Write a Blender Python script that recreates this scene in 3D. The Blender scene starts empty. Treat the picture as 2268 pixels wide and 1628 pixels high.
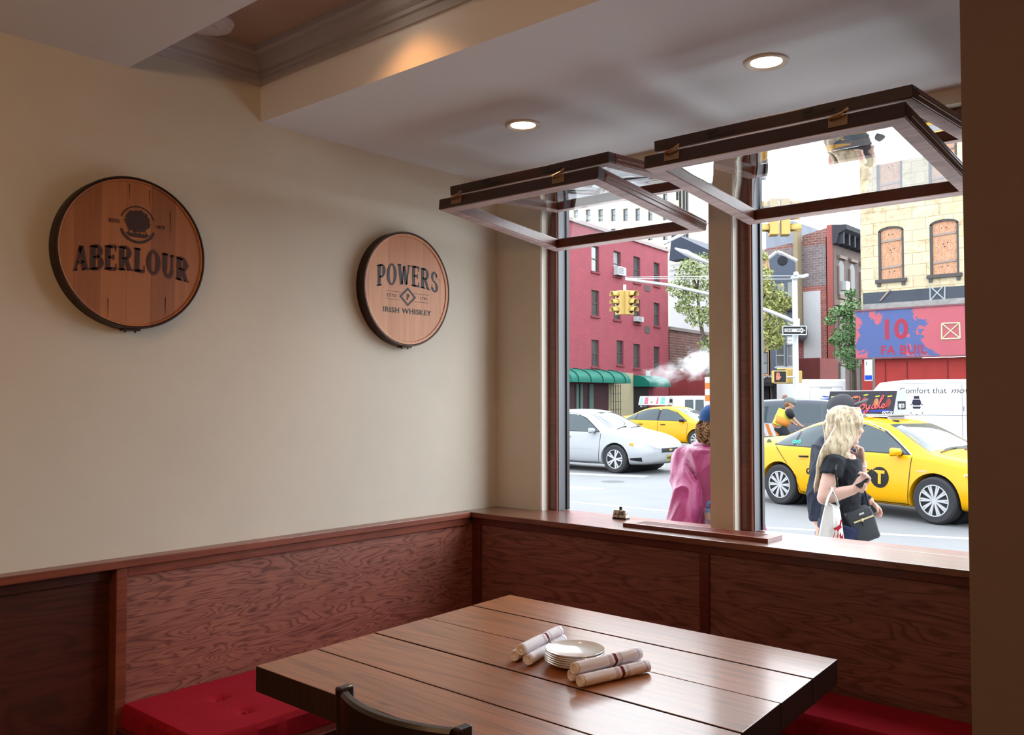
import bpy, bmesh, math, random
from mathutils import Vector, Matrix, noise
from mathutils.bvhtree import BVHTree
R = math.radians
SC = bpy.context.scene
COL = SC.collection
random.seed(7)

# ---------------------------------------------------------------- camera, sky, exposure
FPX = 1969.0; CX = 1134.0; CY = 814.0
YAW = R(41.3); PITCH = math.atan(66 / FPX); EYE = 1.55
ROAD = -0.24; WALK = -0.13
cam_d = bpy.data.cameras.new('camera'); cam = bpy.data.objects.new('camera', cam_d); COL.objects.link(cam)
cam_d.sensor_width = 36; cam_d.lens = 36 * FPX / 2268; cam_d.clip_start = 0.05; cam_d.clip_end = 600
cam.location = (0, 0, EYE); cam.rotation_euler = (math.pi / 2 + PITCH, 0, YAW)
SC.camera = cam
SC.view_settings.view_transform = 'Standard'; SC.view_settings.look = 'None'
SC.view_settings.gamma = 1; SC.view_settings.exposure = 0; SC.view_settings.use_curve_mapping = False
WD = 8.2
world = bpy.data.worlds.new('sky'); SC.world = world; world.use_nodes = True
bg = world.node_tree.nodes['Background']; bg.inputs[0].default_value = (0.87, 0.945, 1.0, 1); bg.inputs[1].default_value = WD
SC.cycles.max_bounces = 8; SC.cycles.diffuse_bounces = 4; SC.cycles.glossy_bounces = 4
SC.cycles.transparent_max_bounces = 16; SC.cycles.transmission_bounces = 4
SC.cycles.sample_clamp_indirect = 6; SC.cycles.caustics_reflective = False; SC.cycles.caustics_refractive = False
SC.cycles.use_denoising = True

FW = Vector((-math.sin(YAW) * math.cos(PITCH), math.cos(YAW) * math.cos(PITCH), math.sin(PITCH)))
RT = Vector((math.cos(YAW), math.sin(YAW), 0)); UP = RT.cross(FW)
def ray(x, y): return FW + RT * ((x - CX) / FPX) - UP * ((y - CY) / FPX)
C0 = Vector((0, 0, EYE))
def at(x, y, d): return C0 + ray(x, y) * d                         # the place d metres deep seen at a pixel
def onz(x, y, z): r = ray(x, y); return C0 + r * ((z - EYE) / r.z)
def onx(x, y, X): r = ray(x, y); return C0 + r * (X / r.x)
def ony(x, y, Y): r = ray(x, y); return C0 + r * (Y / r.y)
def gnd(x, y): return onz(x, y, ROAD)

# ---------------------------------------------------------------- materials
def lin(c): c /= 255.0; return c / 12.92 if c <= 0.04045 else ((c + 0.055) / 1.055) ** 2.4
def rgb(r, g, b, k=1.0): return (lin(r) * k, lin(g) * k, lin(b) * k, 1)
def nmat(name):
    m = bpy.data.materials.new(name); m.use_nodes = True
    return m, m.node_tree, m.node_tree.nodes['Principled BSDF']
def nd(nt, t, ins=None, **kw):
    n = nt.nodes.new(t)
    for k, v in kw.items(): setattr(n, k, v)
    for k, v in (ins or {}).items():
        if isinstance(v, bpy.types.NodeSocket): nt.links.new(v, n.inputs[k])
        else: n.inputs[k].default_value = v
    return n
def mth(nt, op, a, b=0.0):
    return nd(nt, 'ShaderNodeMath', {0: a, 1: b}, operation=op).outputs[0]
def mixc(nt, f, a, b, mode='MIX'):
    n = nt.nodes.new('ShaderNodeMix'); n.data_type = 'RGBA'; n.blend_type = mode
    for i, v in ((0, f), (6, a), (7, b)):
        if isinstance(v, bpy.types.NodeSocket): nt.links.new(v, n.inputs[i])
        else: n.inputs[i].default_value = v
    return n.outputs[2]
def ramp(nt, f, stops):
    n = nt.nodes.new('ShaderNodeValToRGB'); nt.links.new(f, n.inputs[0]); e = n.color_ramp.elements
    while len(e) < len(stops): e.new(0.5)
    for i, (p, c) in enumerate(stops): e[i].position = p; e[i].color = c if len(c) == 4 else (*c, 1)
    return n.outputs[0]
def coords(nt, scale=(1, 1, 1), loc=(0, 0, 0), rot=(0, 0, 0)):
    t = nt.nodes.new('ShaderNodeTexCoord')
    return nd(nt, 'ShaderNodeMapping', {0: t.outputs['Object'], 'Scale': scale, 'Location': loc, 'Rotation': rot}).outputs[0]
def noi(nt, vec, scale=1.0, detail=3.0, rough=0.5, dist=0.0):
    return nd(nt, 'ShaderNodeTexNoise', {'Vector': vec, 'Scale': scale, 'Detail': detail, 'Roughness': rough, 'Distortion': dist}).outputs[0]
def bump(nt, bs, h, strength=0.3, dist=0.01):
    nt.links.new(nd(nt, 'ShaderNodeBump', {'Height': h, 'Strength': strength, 'Distance': dist}).outputs[0], bs.inputs['Normal'])
MC = {}
SPEC = [0.5]
def mat(name, c, rough=0.6, metal=0.0, spec=None, coat=0.0, var=0.0, vs=8.0, bmp=0.0, sheen=0.0):
    if name in MC: return MC[name]
    m, nt, b = nmat(name); MC[name] = m
    b.inputs['Base Color'].default_value = c; b.inputs['Roughness'].default_value = rough
    b.inputs['Metallic'].default_value = metal; b.inputs['Specular IOR Level'].default_value = SPEC[0] if spec is None else spec
    b.inputs['Coat Weight'].default_value = coat; b.inputs['Coat Roughness'].default_value = 0.05
    b.inputs['Sheen Weight'].default_value = sheen
    if var or bmp:
        v = coords(nt); f = noi(nt, v, vs, 4.0, 0.6)
        if var:
            d = tuple(x * (1 - var) for x in c[:3]) + (1,); l = tuple(min(1, x * (1 + var)) for x in c[:3]) + (1,)
            nt.links.new(ramp(nt, f, [(0.3, d), (0.7, l)]), b.inputs['Base Color'])
        if bmp: bump(nt, b, f, bmp, 0.01)
    return m
def emit(name, c, s):
    m, nt, b = nmat(name); MC[name] = m
    b.inputs['Base Color'].default_value = (0, 0, 0, 1); b.inputs['Emission Color'].default_value = c; b.inputs['Emission Strength'].default_value = s
    return m
def glassm(name, tint=(1, 1, 1, 1), refl=1.0, ior=1.5, wavy=0.0):
    m = bpy.data.materials.new(name); m.use_nodes = True; nt = m.node_tree; nt.nodes.clear(); MC[name] = m
    o = nt.nodes.new('ShaderNodeOutputMaterial'); mx = nt.nodes.new('ShaderNodeMixShader')
    t = nd(nt, 'ShaderNodeBsdfTransparent', {0: tint}); g = nd(nt, 'ShaderNodeBsdfGlossy', {'Color': (1, 1, 1, 1), 'Roughness': 0.0})
    fr = nd(nt, 'ShaderNodeFresnel', {'IOR': ior})
    if wavy:
        bp = nd(nt, 'ShaderNodeBump', {'Height': noi(nt, coords(nt), 3.0, 1.0), 'Strength': wavy, 'Distance': 0.05}).outputs[0]
        nt.links.new(bp, g.inputs['Normal'])
    f = mth(nt, 'MULTIPLY', fr.outputs[0], refl)
    nt.links.new(f, mx.inputs[0]); nt.links.new(t.outputs[0], mx.inputs[1]); nt.links.new(g.outputs[0], mx.inputs[2])
    nt.links.new(mx.outputs[0], o.inputs[0]); return m
def wood(name, dark, light, grain='x', across='z', rough=0.4, coat=0.0, rings=7.0, sc=1.0, contrast=1.0, seed=0.0, knots=None, gs=0.55):
    """cathedral grain: contour lines of a noise stretched along the grain, plus fine pores"""
    m, nt, b = nmat(name); MC[name] = m
    st = {'x': 0, 'y': 1, 'z': 2}[grain]; s = [2.6 * sc] * 3; s[st] = gs * sc
    v = coords(nt, tuple(s), (seed, seed * 1.7, seed * 0.6))
    n1 = noi(nt, v, 1.6, 2.5, 0.5, 0.6)
    k = mth(nt, 'FRACT', mth(nt, 'MULTIPLY', n1, rings * 2.4))
    band = ramp(nt, k, [(0.0, (0.1,) * 3), (0.22, (0.75,) * 3), (0.7, (1,) * 3), (0.96, (0.35,) * 3), (1.0, (0.1,) * 3)])
    s2 = [90.0 * sc] * 3; s2[st] = 2.2 * sc
    f = noi(nt, coords(nt, tuple(s2), (seed, 0, 0)), 1.0, 3.0, 0.6)
    fine = ramp(nt, f, [(0.32, (0.55,) * 3), (0.6, (1,) * 3)])
    big = ramp(nt, noi(nt, coords(nt, (1.3, 1.3, 1.3), (seed, 3, 1)), 1.0, 2.0), [(0.3, (0.78,) * 3), (0.7, (1.1,) * 3)])
    c = mixc(nt, mixc(nt, contrast, (1, 1, 1, 1), band), dark, light)
    c = mixc(nt, 0.75, c, fine, 'MULTIPLY'); c = mixc(nt, 0.8, c, big, 'MULTIPLY')
    if knots:
        vo = nd(nt, 'ShaderNodeTexVoronoi', {'Vector': coords(nt, knots, (seed + 0.3, 0.2, 0)), 'Scale': 1.0, 'Randomness': 1.0}).outputs[0]
        kf = ramp(nt, vo, [(0.0, (0.25,) * 3), (0.07, (0.6,) * 3), (0.1, (1,) * 3)])
        c = mixc(nt, 0.9, c, kf, 'MULTIPLY')
    nt.links.new(c, b.inputs['Base Color'])
    b.inputs['Roughness'].default_value = rough; b.inputs['Coat Weight'].default_value = coat; b.inputs['Coat Roughness'].default_value = 0.18
    bump(nt, b, f, 0.12, 0.004)
    return m

# ---------------------------------------------------------------- mesh building
def wmat(o):
    m = o.matrix_basis.copy()
    while o.parent: o = o.parent; m = o.matrix_basis @ m
    return m
def link_mesh(name, me, m, parent=None):
    o = bpy.data.objects.new(name, me); COL.objects.link(o)
    if m is not None:
        for x in (m if isinstance(m, (list, tuple)) else [m]): me.materials.append(x)
    if parent is not None: o.parent = parent
    return o
def empty(name, loc, rz=0.0):
    o = bpy.data.objects.new(name, None); COL.objects.link(o); o.location = loc; o.rotation_euler = (0, 0, rz); o.empty_display_size = 0.1; return o
def tag(o, label=None, cat=None, group=None, kind=None):
    if label: o['label'] = label
    if cat: o['category'] = cat
    if group: o['group'] = group
    if kind: o['kind'] = kind
    return o
def struct(o, label=None): o['kind'] = 'structure'; return tag(o, label, 'room' if False else None)
def frame_of(x, y=None, o=(0, 0, 0)):
    """matrix whose x axis is x and z axis stays up"""
    x = Vector(x).normalized(); z = Vector((0, 0, 1)); y = z.cross(x).normalized(); z = x.cross(y)
    m = Matrix((x, y, z)).transposed().to_4x4(); m.translation = Vector(o); return m
class MB:
    def __init__(s, T=None): s.b = bmesh.new(); s.T = T or Matrix.Identity(4); s.mi = 0
    def v(s, p): return s.b.verts.new(s.T @ Vector(p))
    def f(s, vs):
        try: q = s.b.faces.new(vs); q.material_index = s.mi; return q
        except ValueError: return None
    def poly(s, pts): return s.f([s.v(p) for p in pts])
    def box(s, a, b):
        (x0, y0, z0), (x1, y1, z1) = a, b
        c = [s.v(p) for p in ((x0, y0, z0), (x1, y0, z0), (x1, y1, z0), (x0, y1, z0), (x0, y0, z1), (x1, y0, z1), (x1, y1, z1), (x0, y1, z1))]
        for q in ((3, 2, 1, 0), (4, 5, 6, 7), (0, 1, 5, 4), (1, 2, 6, 5), (2, 3, 7, 6), (3, 0, 4, 7)): s.f([c[i] for i in q])
        return s
    def hexa(s, lo, hi):
        c = [s.v(p) for p in list(lo) + list(hi)]
        for q in ((3, 2, 1, 0), (4, 5, 6, 7), (0, 1, 5, 4), (1, 2, 6, 5), (2, 3, 7, 6), (3, 0, 4, 7)): s.f([c[i] for i in q])
        return s
    def prism(s, pts, ext):
        """closed polygon pts (3D) extruded by vector ext"""
        e = Vector(ext); a = [s.v(p) for p in pts]; b = [s.v(Vector(p) + e) for p in pts]; n = len(a)
        s.f(list(reversed(a))); s.f(b)
        for i in range(n): s.f([a[i], a[(i + 1) % n], b[(i + 1) % n], b[i]])
        return s
    def loft(s, rings, cap=True, closed=True):
        rs = [[s.v(p) for p in r] for r in rings]; n = len(rs[0])
        for a, b in zip(rs, rs[1:]):
            for i in range(n if closed else n - 1): s.f([a[i], a[(i + 1) % n], b[(i + 1) % n], b[i]])
        if cap and closed: s.f(list(reversed(rs[0]))); s.f(rs[-1])
        return s
    def tube(s, pts, r, seg=10, cap=True, flat=1.0, up=(0, 0, 1)):
        pts = [Vector(p) for p in pts]; n = len(pts); rings = []
        rr = r if isinstance(r, (list, tuple)) else [r] * n; u = None
        for i, p in enumerate(pts):
            t = (pts[min(i + 1, n - 1)] - pts[max(i - 1, 0)]).normalized()
            if u is None:
                u = Vector(up); u = u - t * u.dot(t)
                if u.length < 1e-3: u = t.orthogonal()
            else: u = u - t * u.dot(t)
            u.normalize(); w = t.cross(u)
            rings.append([p + (w * math.cos(a) + u * math.sin(a) * flat) * rr[i] for a in (2 * math.pi * k / seg for k in range(seg))])
        return s.loft(rings, cap)
    def lathe(s, prof, seg=32, c=(0, 0, 0), axis='z', close=False):
        c = Vector(c); rings = []
        for r, h in prof:
            ring = []
            for k in range(seg):
                a = 2 * math.pi * k / seg; x, y = r * math.cos(a), r * math.sin(a)
                ring.append(c + Vector({'z': (x, y, h), 'x': (h, x, y), 'y': (y, h, x)}[axis]))
            rings.append(ring)
        if close: rings.append(rings[0]); return s.loft(rings, False)
        return s.loft(rings, True)
    def ball(s, c, r, seg=12, rings=8):
        c = Vector(c); r = Vector(r) if isinstance(r, (tuple, list, Vector)) else Vector((r, r, r))
        rs = []
        for i in range(1, rings):
            t = math.pi * i / rings
            rs.append([c + Vector((r.x * math.sin(t) * math.cos(a), r.y * math.sin(t) * math.sin(a), -r.z * math.cos(t))) for a in (2 * math.pi * k / seg for k in range(seg))])
        return s.loft(rs, True)
    def build(s, name, m, parent=None, smooth=False, bevel=0.0, seg=2, sub=0, merge=False, local=False, angle=35):
        if merge: bmesh.ops.remove_doubles(s.b, verts=s.b.verts, dist=1e-5)
        bmesh.ops.recalc_face_normals(s.b, faces=s.b.faces)
        if bevel:
            es = [e for e in s.b.edges if len(e.link_faces) == 2 and e.calc_face_angle(0) > R(angle)]
            bmesh.ops.bevel(s.b, geom=es, offset=bevel, segments=seg, affect='EDGES', clamp_overlap=True, profile=0.5)
        if parent is not None and not local: s.b.transform(wmat(parent).inverted())
        me = bpy.data.meshes.new(name)
        s.b.to_mesh(me); s.b.free()
        if smooth:
            for p in me.polygons: p.use_smooth = True
            if smooth == 'auto': me.set_sharp_from_angle(angle=R(angle))
        o = link_mesh(name, me, m, parent)
        if sub:
            md = o.modifiers.new('s', 'SUBSURF'); md.levels = md.render_levels = sub; bake(o)
        return o
def bake(o):
    """apply the modifiers of o to its own mesh"""
    bpy.context.view_layer.update(); dg = bpy.context.evaluated_depsgraph_get()
    me = bpy.data.meshes.new_from_object(o.evaluated_get(dg)); old = o.data; o.modifiers.clear(); o.data = me
    bpy.data.meshes.remove(old); return o
def remesh(o, vox, smooth=6):
    md = o.modifiers.new('r', 'REMESH'); md.mode = 'VOXEL'; md.voxel_size = vox
    sm = o.modifiers.new('s', 'SMOOTH'); sm.iterations = smooth; sm.factor = 0.5
    bake(o)
    for p in o.data.polygons: p.use_smooth = True
    return o
def crease(o, amp, a, b_, seed=0.0):
    """folds of cloth: ridged noise pushed along the normals"""
    me = o.data; ns = [v.normal.copy() for v in me.vertices]
    for v, n in zip(me.vertices, ns):
        p = v.co; f = noise.noise(Vector((p.x * a + seed, p.y * a + p.z * 1.5, p.z * b_)) + n * .6); g = noise.noise(Vector((p.x * a * 2.3, p.y * a * 2.3 + seed, p.z * b_ * 2)))
        v.co = p + n * amp * ((1 - abs(f) * 3.2) + .4 * g)
    me.update(); return o
def copy_tree(o, parent=None):
    c = o.copy(); COL.objects.link(c)
    if parent is not None: c.parent = parent
    for ch in [x for x in bpy.data.objects if x.parent == o]: copy_tree(ch, c)
    return c
def text_mesh(txt, size=1.0, shear=0.0, align='LEFT', space=1.0, bold=0.0, sx=1.0):
    """list of polygons (2D vertices + faces) of the built-in font"""
    c = bpy.data.curves.new('t', 'FONT'); c.body = txt; c.size = size; c.shear = shear; c.align_x = align; c.space_character = space; c.offset = bold; c.resolution_u = 3
    o = bpy.data.objects.new('t', c); COL.objects.link(o); bpy.context.view_layer.update()
    me = bpy.data.meshes.new_from_object(o.evaluated_get(bpy.context.evaluated_depsgraph_get()))
    vs = [(v.co.x * sx, v.co.y) for v in me.vertices]; fs = [list(p.vertices) for p in me.polygons]
    bpy.data.objects.remove(o); bpy.data.curves.remove(c); bpy.data.meshes.remove(me)
    return vs, fs
def put_text(mb, txt, M, size, **kw):
    """flat letters laid in the xy plane of matrix M"""
    width = kw.pop('width', None); vs, fs = text_mesh(txt, size, **kw)
    if width: a = min(x for x, _ in vs); b_ = max(x for x, _ in vs); vs = [((x - a) * width / (b_ - a) - (width / 2 if kw.get('align') == 'CENTER' else 0), y) for x, y in vs]
    q = [mb.v(M @ Vector((x, y, 0))) for x, y in vs]
    for f in fs: mb.f([q[i] for i in f])
def plane_m(o, x, y):
    x = Vector(x).normalized(); y = Vector(y).normalized(); z = x.cross(y)
    m = Matrix((x, y, z)).transposed().to_4x4(); m.translation = Vector(o); return m
# serif capitals drawn as strokes, unit height; returns quads (2D)
def stroke(p, q, w): 
    p = Vector(p); q = Vector(q); n = (q - p).normalized().orthogonal() if False else Vector((-(q - p).y, (q - p).x)).normalized() * w / 2
    return [p - n, q - n, q + n, p + n]
def arc(cx, cy, rx, ry, a0, a1, w0, w1=None, n=14):
    w1 = w0 if w1 is None else w1; out = []
    for i in range(n):
        ts = [R(a0 + (a1 - a0) * (i + j) / n) for j in (0, 1)]
        q = []
        for t in ts:
            w = w0 + (w1 - w0) * abs(math.cos(t)); q.append(((cx + (rx - w / 2) * math.cos(t), cy + (ry - w0 / 2) * math.sin(t)), (cx + (rx + w / 2) * math.cos(t), cy + (ry + w0 / 2) * math.sin(t))))
        out.append([Vector(q[0][0]), Vector(q[1][0]), Vector(q[1][1]), Vector(q[0][1])])
    return out
def serif(x, y, w, h=0.06): return [Vector((x - w / 2, y - h / 2)), Vector((x + w / 2, y - h / 2)), Vector((x + w / 2, y + h / 2)), Vector((x - w / 2, y + h / 2))]
def glyph(ch, W=0.2, t=0.07):
    """W thick stroke, t thin stroke; (width, polygons)"""
    S = lambda *a: stroke(*a)
    if ch == 'A': return 0.78, [S((0.12, 0.02), (0.40, 0.99), t), S((0.62, 0.02), (0.40, 0.96), W), S((0.2, 0.33), (0.55, 0.33), t), serif(0.12, 0.03, 0.24), serif(0.64, 0.03, 0.34), serif(0.4, 0.97, 0.2)]
    st = [S((0.2, 0), (0.2, 1), W), serif(0.2, 0.03, 0.4), serif(0.2, 0.97, 0.4)]
    if ch == 'B': return 0.74, st + [S((0.2, 0.97), (0.42, 0.97), t), S((0.2, 0.53), (0.42, 0.53), t), S((0.2, 0.03), (0.44, 0.03), t)] + arc(0.4, 0.75, 0.17, 0.22, -90, 90, t, W) + arc(0.42, 0.28, 0.2, 0.25, -90, 90, t, W)
    if ch == 'E': return 0.7, st + [S((0.2, 0.965), (0.62, 0.965), t), S((0.2, 0.52), (0.5, 0.52), t), S((0.2, 0.035), (0.64, 0.035), t), S((0.6, 0.78), (0.6, 1), 0.06), S((0.62, 0), (0.62, 0.24), 0.06), S((0.5, 0.4), (0.5, 0.64), 0.06)]
    if ch == 'R': return 0.8, st + [S((0.2, 0.97), (0.42, 0.97), t), S((0.2, 0.5), (0.42, 0.5), t), S((0.4, 0.5), (0.62, 0.04), W * 0.85), serif(0.66, 0.03, 0.28)] + arc(0.4, 0.735, 0.19, 0.235, -90, 90, t, W)
    if ch == 'L': return 0.68, st + [S((0.2, 0.035), (0.6, 0.035), t), S((0.6, 0), (0.6, 0.28), 0.06)]
    if ch == 'O': return 0.82, arc(0.4, 0.5, 0.27, 0.48, 0, 360, t, W, 28)
    if ch == 'U': return 0.8, [S((0.2, 0.3), (0.2, 1), W), S((0.62, 0.3), (0.62, 1), t), serif(0.2, 0.97, 0.38), serif(0.62, 0.97, 0.26)] + arc(0.405, 0.32, 0.21, 0.3, 180, 360, t * 1.2, W * 0.75)
    if ch == 'P': return 0.7, st + [S((0.2, 0.97), (0.4, 0.97), t), S((0.2, 0.42), (0.4, 0.42), t)] + arc(0.37, 0.695, 0.19, 0.275, -90, 90, t, W)
    if ch == 'W': return 1.02, [S((0.12, 0.98), (0.32, 0.02), W), S((0.32, 0.04), (0.5, 0.92), t), S((0.5, 0.92), (0.68, 0.02), W), S((0.68, 0.04), (0.88, 0.98), t), serif(0.12, 0.97, 0.3), serif(0.88, 0.97, 0.24)]
    if ch == 'S': return 0.64, arc(0.33, 0.74, 0.19, 0.225, 20, 270, t, W * 0.8) + arc(0.33, 0.265, 0.2, 0.235, -160, 90, t, W) + [S((0.5, 0.7), (0.5, 0.95), 0.05), S((0.13, 0.08), (0.13, 0.32), 0.05)]
    return 0.4, []
# ================================================================ THE ROOM
XL = -3.155; YW = 3.47; ZC = 2.675; ZL = 2.746; ZT = 2.95
M_wall = mat('plaster_cream', rgb(212, 206, 192), 0.75, var=0.03, vs=3, bmp=0.05)
M_tray = mat('tray_paint', rgb(196, 178, 164), 0.7)
M_ceil = mat('ceiling_paint', rgb(236, 240, 246), 0.7, bmp=0.03)
M_crown = mat('crown_paint', rgb(200, 196, 196), 0.5)
M_reveal = mat('reveal_paint', rgb(225, 222, 212), 0.6)
M_floor = wood('floor_oak', rgb(52, 30, 20), rgb(92, 58, 38), 'x', 'y', 0.35, 0.2, seed=5)
M_oak = wood('stained_oak_panel', rgb(92, 46, 44), rgb(172, 112, 96), 'y', 'z', 0.42, 0.25, 5.5, 3.6, 0.9, 2.0, gs=.42)
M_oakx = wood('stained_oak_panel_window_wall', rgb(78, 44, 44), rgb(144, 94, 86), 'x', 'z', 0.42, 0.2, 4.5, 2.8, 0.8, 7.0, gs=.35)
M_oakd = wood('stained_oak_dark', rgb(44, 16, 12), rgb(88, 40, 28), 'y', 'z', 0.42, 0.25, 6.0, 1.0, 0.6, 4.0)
M_rail = wood('stained_oak_rail', rgb(96, 40, 28), rgb(140, 74, 54), 'y', 'z', 0.35, 0.3, 3.0, 1.0, 0.4, 1.0)
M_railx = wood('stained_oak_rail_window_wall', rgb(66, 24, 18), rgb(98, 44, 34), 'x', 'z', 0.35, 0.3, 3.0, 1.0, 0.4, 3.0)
M_ledge = wood('ledge_oak', rgb(70, 36, 26), rgb(126, 76, 58), 'x', 'y', 0.34, 0.9, 3.5, 2.6, 0.8, 6.0, gs=.3)
M_sash = wood('sash_mahogany', rgb(70, 26, 16), rgb(120, 58, 38), 'x', 'z', 0.35, 0.4, 2.0, 1.0, 0.4, 8.0)
M_sashd = wood('sash_edge_dark', rgb(34, 14, 14), rgb(52, 24, 22), 'x', 'z', 0.4, 0.2, 2.0, 1.0, 0.4, 9.0)
M_sashw = wood('sash_weathered', rgb(160, 134, 136), rgb(212, 190, 190), 'x', 'z', 0.6, 0.0, 3.0, 1.0, 0.6, 3.0)
M_alu = mat('track_aluminium', rgb(84, 86, 92), 0.5)
M_bead = wood('jamb_bead', rgb(140, 84, 66), rgb(186, 128, 106), 'z', 'y', 0.5, 0.1, 2.0, 1.0, 0.4, 2.5)
M_seal = mat('seal_black', rgb(18, 16, 16), 0.5)
M_brass = mat('latch_bronze', rgb(160, 128, 96), 0.3, 0.9)
M_red = mat('cushion_red', rgb(158, 18, 38), 0.9, var=0.08, vs=40, bmp=0.1, spec=0.2)
M_glass = glassm('sash_glass', (0.95, 0.96, 0.96, 1), 0.55, 1.5, 0.16)

def part_box(name, a, b, m, parent=None, bevel=0.0):
    return MB().box(a, b).build(name, m, parent, bevel=bevel)
XR = 4.0; YB = -4.5
struct(part_box('floor', (XL - 0.15, YB - 0.15, -0.12), (XR + 0.15, YW + 0.25, 0), M_floor))
struct(part_box('wall_left', (XL - 0.15, YB - 0.15, 0), (XL, YW + 0.25, 3.1), M_wall))
struct(part_box('wall_back', (XL, YB - 0.15, 0), (XR, YB, 3.1), M_wall))
struct(part_box('wall_far', (XR, YB - 0.15, 0), (XR + 0.15, YW + 0.25, 3.1), M_wall))
# window wall with the two openings of this booth and, beyond the partition, the next bays of the shopfront
w = MB(); Y0, Y1 = YW, YW + 0.2
ops = [(-2.855, -1.905), (-1.796, -0.80)]
xs = XL
for a, b in ops: w.box((xs, Y0, 0.95), (a, Y1, 2.62)); xs = b
w.box((xs, Y0, 0.95), (XR, Y1, 2.62)); w.box((XL, Y0, 2.62), (XR, Y1, 3.1)); w.box((XL, Y0, -0.2), (XR, Y1, 0.95))
struct(w.build('wall_front', M_wall))
# bright painted reveals of the openings
w = MB()
for a, b in ops[:2]:
    w.box((a, Y0 + 0.004, 0.98), (a + 0.004, Y0 + 0.06, 2.6))
struct(w.build('trim_1', M_reveal))
# wall end between this booth and the next one
struct(part_box('wall_right', (-0.566, 2.23, 0), (-0.40, YW, 3.1), mat('plaster_shade_brown', rgb(118, 100, 92), 0.8, var=0.05, vs=2, bmp=0.06)))  # plaster colour darkened to carry the shade of its unlit side
# ceiling: two dropped soffits with a crowned tray between them
w = MB()
w.box((XL, 2.03, ZC), (XR, YW, ZC + 0.4)); w.box((XL, YB, ZL), (XR, 1.477, ZL + 0.4)); struct(w.build('ceiling', M_ceil)); struct(part_box('ceiling', (XL, 1.477, ZT), (XR, 2.03, ZT + 0.12), M_tray))
prof = [(0, 0), (0.010, 0.0), (0.012, 0.03), (0.020, 0.035), (0.020, 0.05), (0.035, 0.062), (0.05, 0.088), (0.056, 0.1), (0.075, 0.105), (0.08, 0.125), (0.0, 0.125)]
w = MB()
# crown on the left wall and along the beam
w.loft([[(XL - 0.001 + a, y, ZT - 0.125 + h) for a, h in prof] for y in (1.48, 2.03)])
w.loft([[(x, 2.0305 - a, ZT - 0.125 + h) for a, h in prof] for x in (XL, XR)])
w.loft([[(x, 1.479 + a, ZT - 0.125 + h) for a, h in prof] for x in (XL, XR)])
struct(w.build('trim_2', M_crown))
def downlight(x, y, z, label, on=6.0, power=9.0, cone=110, col=(1, 0.72, 0.45), vis=True):
    t = tag(empty('ceiling_light', (x, y, z)), label, 'ceiling light', 'recessed ceiling lights')
    MB().lathe([(0.072, 0.0), (0.073, -0.006), (0.066, -0.009), (0.053, -0.004), (0.052, 0.0)], 40, (x, y, z)).build('trim_ring', mat('light_trim', rgb(205, 192, 178), 0.4), t, smooth='auto')
    MB().lathe([(0.052, -0.003), (0.03, -0.0032)], 40, (x, y, z)).build('lens', emit('lamp_lens' , (1, 0.86, 0.66, 1), on) if 'lamp_lens' not in MC else MC['lamp_lens'], t)
    l = bpy.data.lights.new('lamp', 'SPOT'); l.energy = power; l.color = col; l.spot_size = R(cone); l.spot_blend = 0.6; l.shadow_soft_size = 0.05
    o = bpy.data.objects.new('lamp', l); COL.objects.link(o); o.parent = t; o.location = (0, 0, -0.02); return t
downlight(-2.364, 2.76, ZC, 'round recessed ceiling light above the left window', power=5)
downlight(-1.302, 2.773, ZC, 'round recessed ceiling light above the right window', power=5)
downlight(-2.22, 1.84, ZT, 'warm recessed light in the raised ceiling tray', power=9, cone=112, col=(1, 0.40, 0.12))
def fill_pendant(x, y, label, power):  # unseen globe lamps, added behind the camera as warm fill for the room
    t = tag(empty('added_fill_lamp', (x, y, ZL)), label, 'added fill lamp', 'unseen globe lamps added behind the booth as warm fill light')
    MB().lathe([(0.001, 0.0), (0.05, 0.0), (0.05, -0.02), (0.001, -0.025)], 24, (x, y, ZL)).build('canopy', mat('lamp_brass', rgb(150, 110, 70), 0.4, 0.8), t, smooth='auto')
    MB().tube([(x, y, ZL - 0.02), (x, y, 2.67)], 0.004, 6).build('cord', M_seal, t)
    MB().ball((x, y, 2.58), 0.10, 24, 16).build('lamp_shade', MC['fill_globe_glow'] if 'fill_globe_glow' in MC else emit('fill_globe_glow', (1, 0.62, 0.34, 1), 2.0), t, smooth=True)
    l = bpy.data.lights.new('lamp', 'POINT'); l.energy = power; l.color = (1, 0.56, 0.27); l.shadow_soft_size = 0.12
    o = bpy.data.objects.new('lamp', l); COL.objects.link(o); o.parent = t; o.location = (0, 0, 2.44 - ZL)
    return t
for x, y, p in ((-1.5, -0.75, 32), (0.25, -1.1, 36), (1.9, -0.2, 34)): fill_pendant(x, y, 'warm globe lamp added out of view behind the booth as fill light', p)
# smoke detector
t = tag(empty('smoke_detector', (-2.93, 1.66, ZT)), 'white round smoke detector on the ceiling tray above the left wall', 'smoke detector')
c = (-2.93, 1.66, ZT)
MB().lathe([(0.075, 0), (0.078, -0.012), (0.072, -0.02), (0.09, -0.028), (0.094, -0.04), (0.086, -0.055), (0.04, -0.062), (0.001, -0.062)], 48, c).build('housing', mat('detector_white', rgb(215, 205, 210), 0.4), t, smooth='auto')
MB().lathe([(0.001, -0.063), (0.038, -0.063), (0.038, -0.066), (0.034, -0.067), (0.001, -0.067)], 32, c).build('button', mat('detector_white', rgb(215, 205, 210), 0.4), t, smooth='auto')

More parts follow.
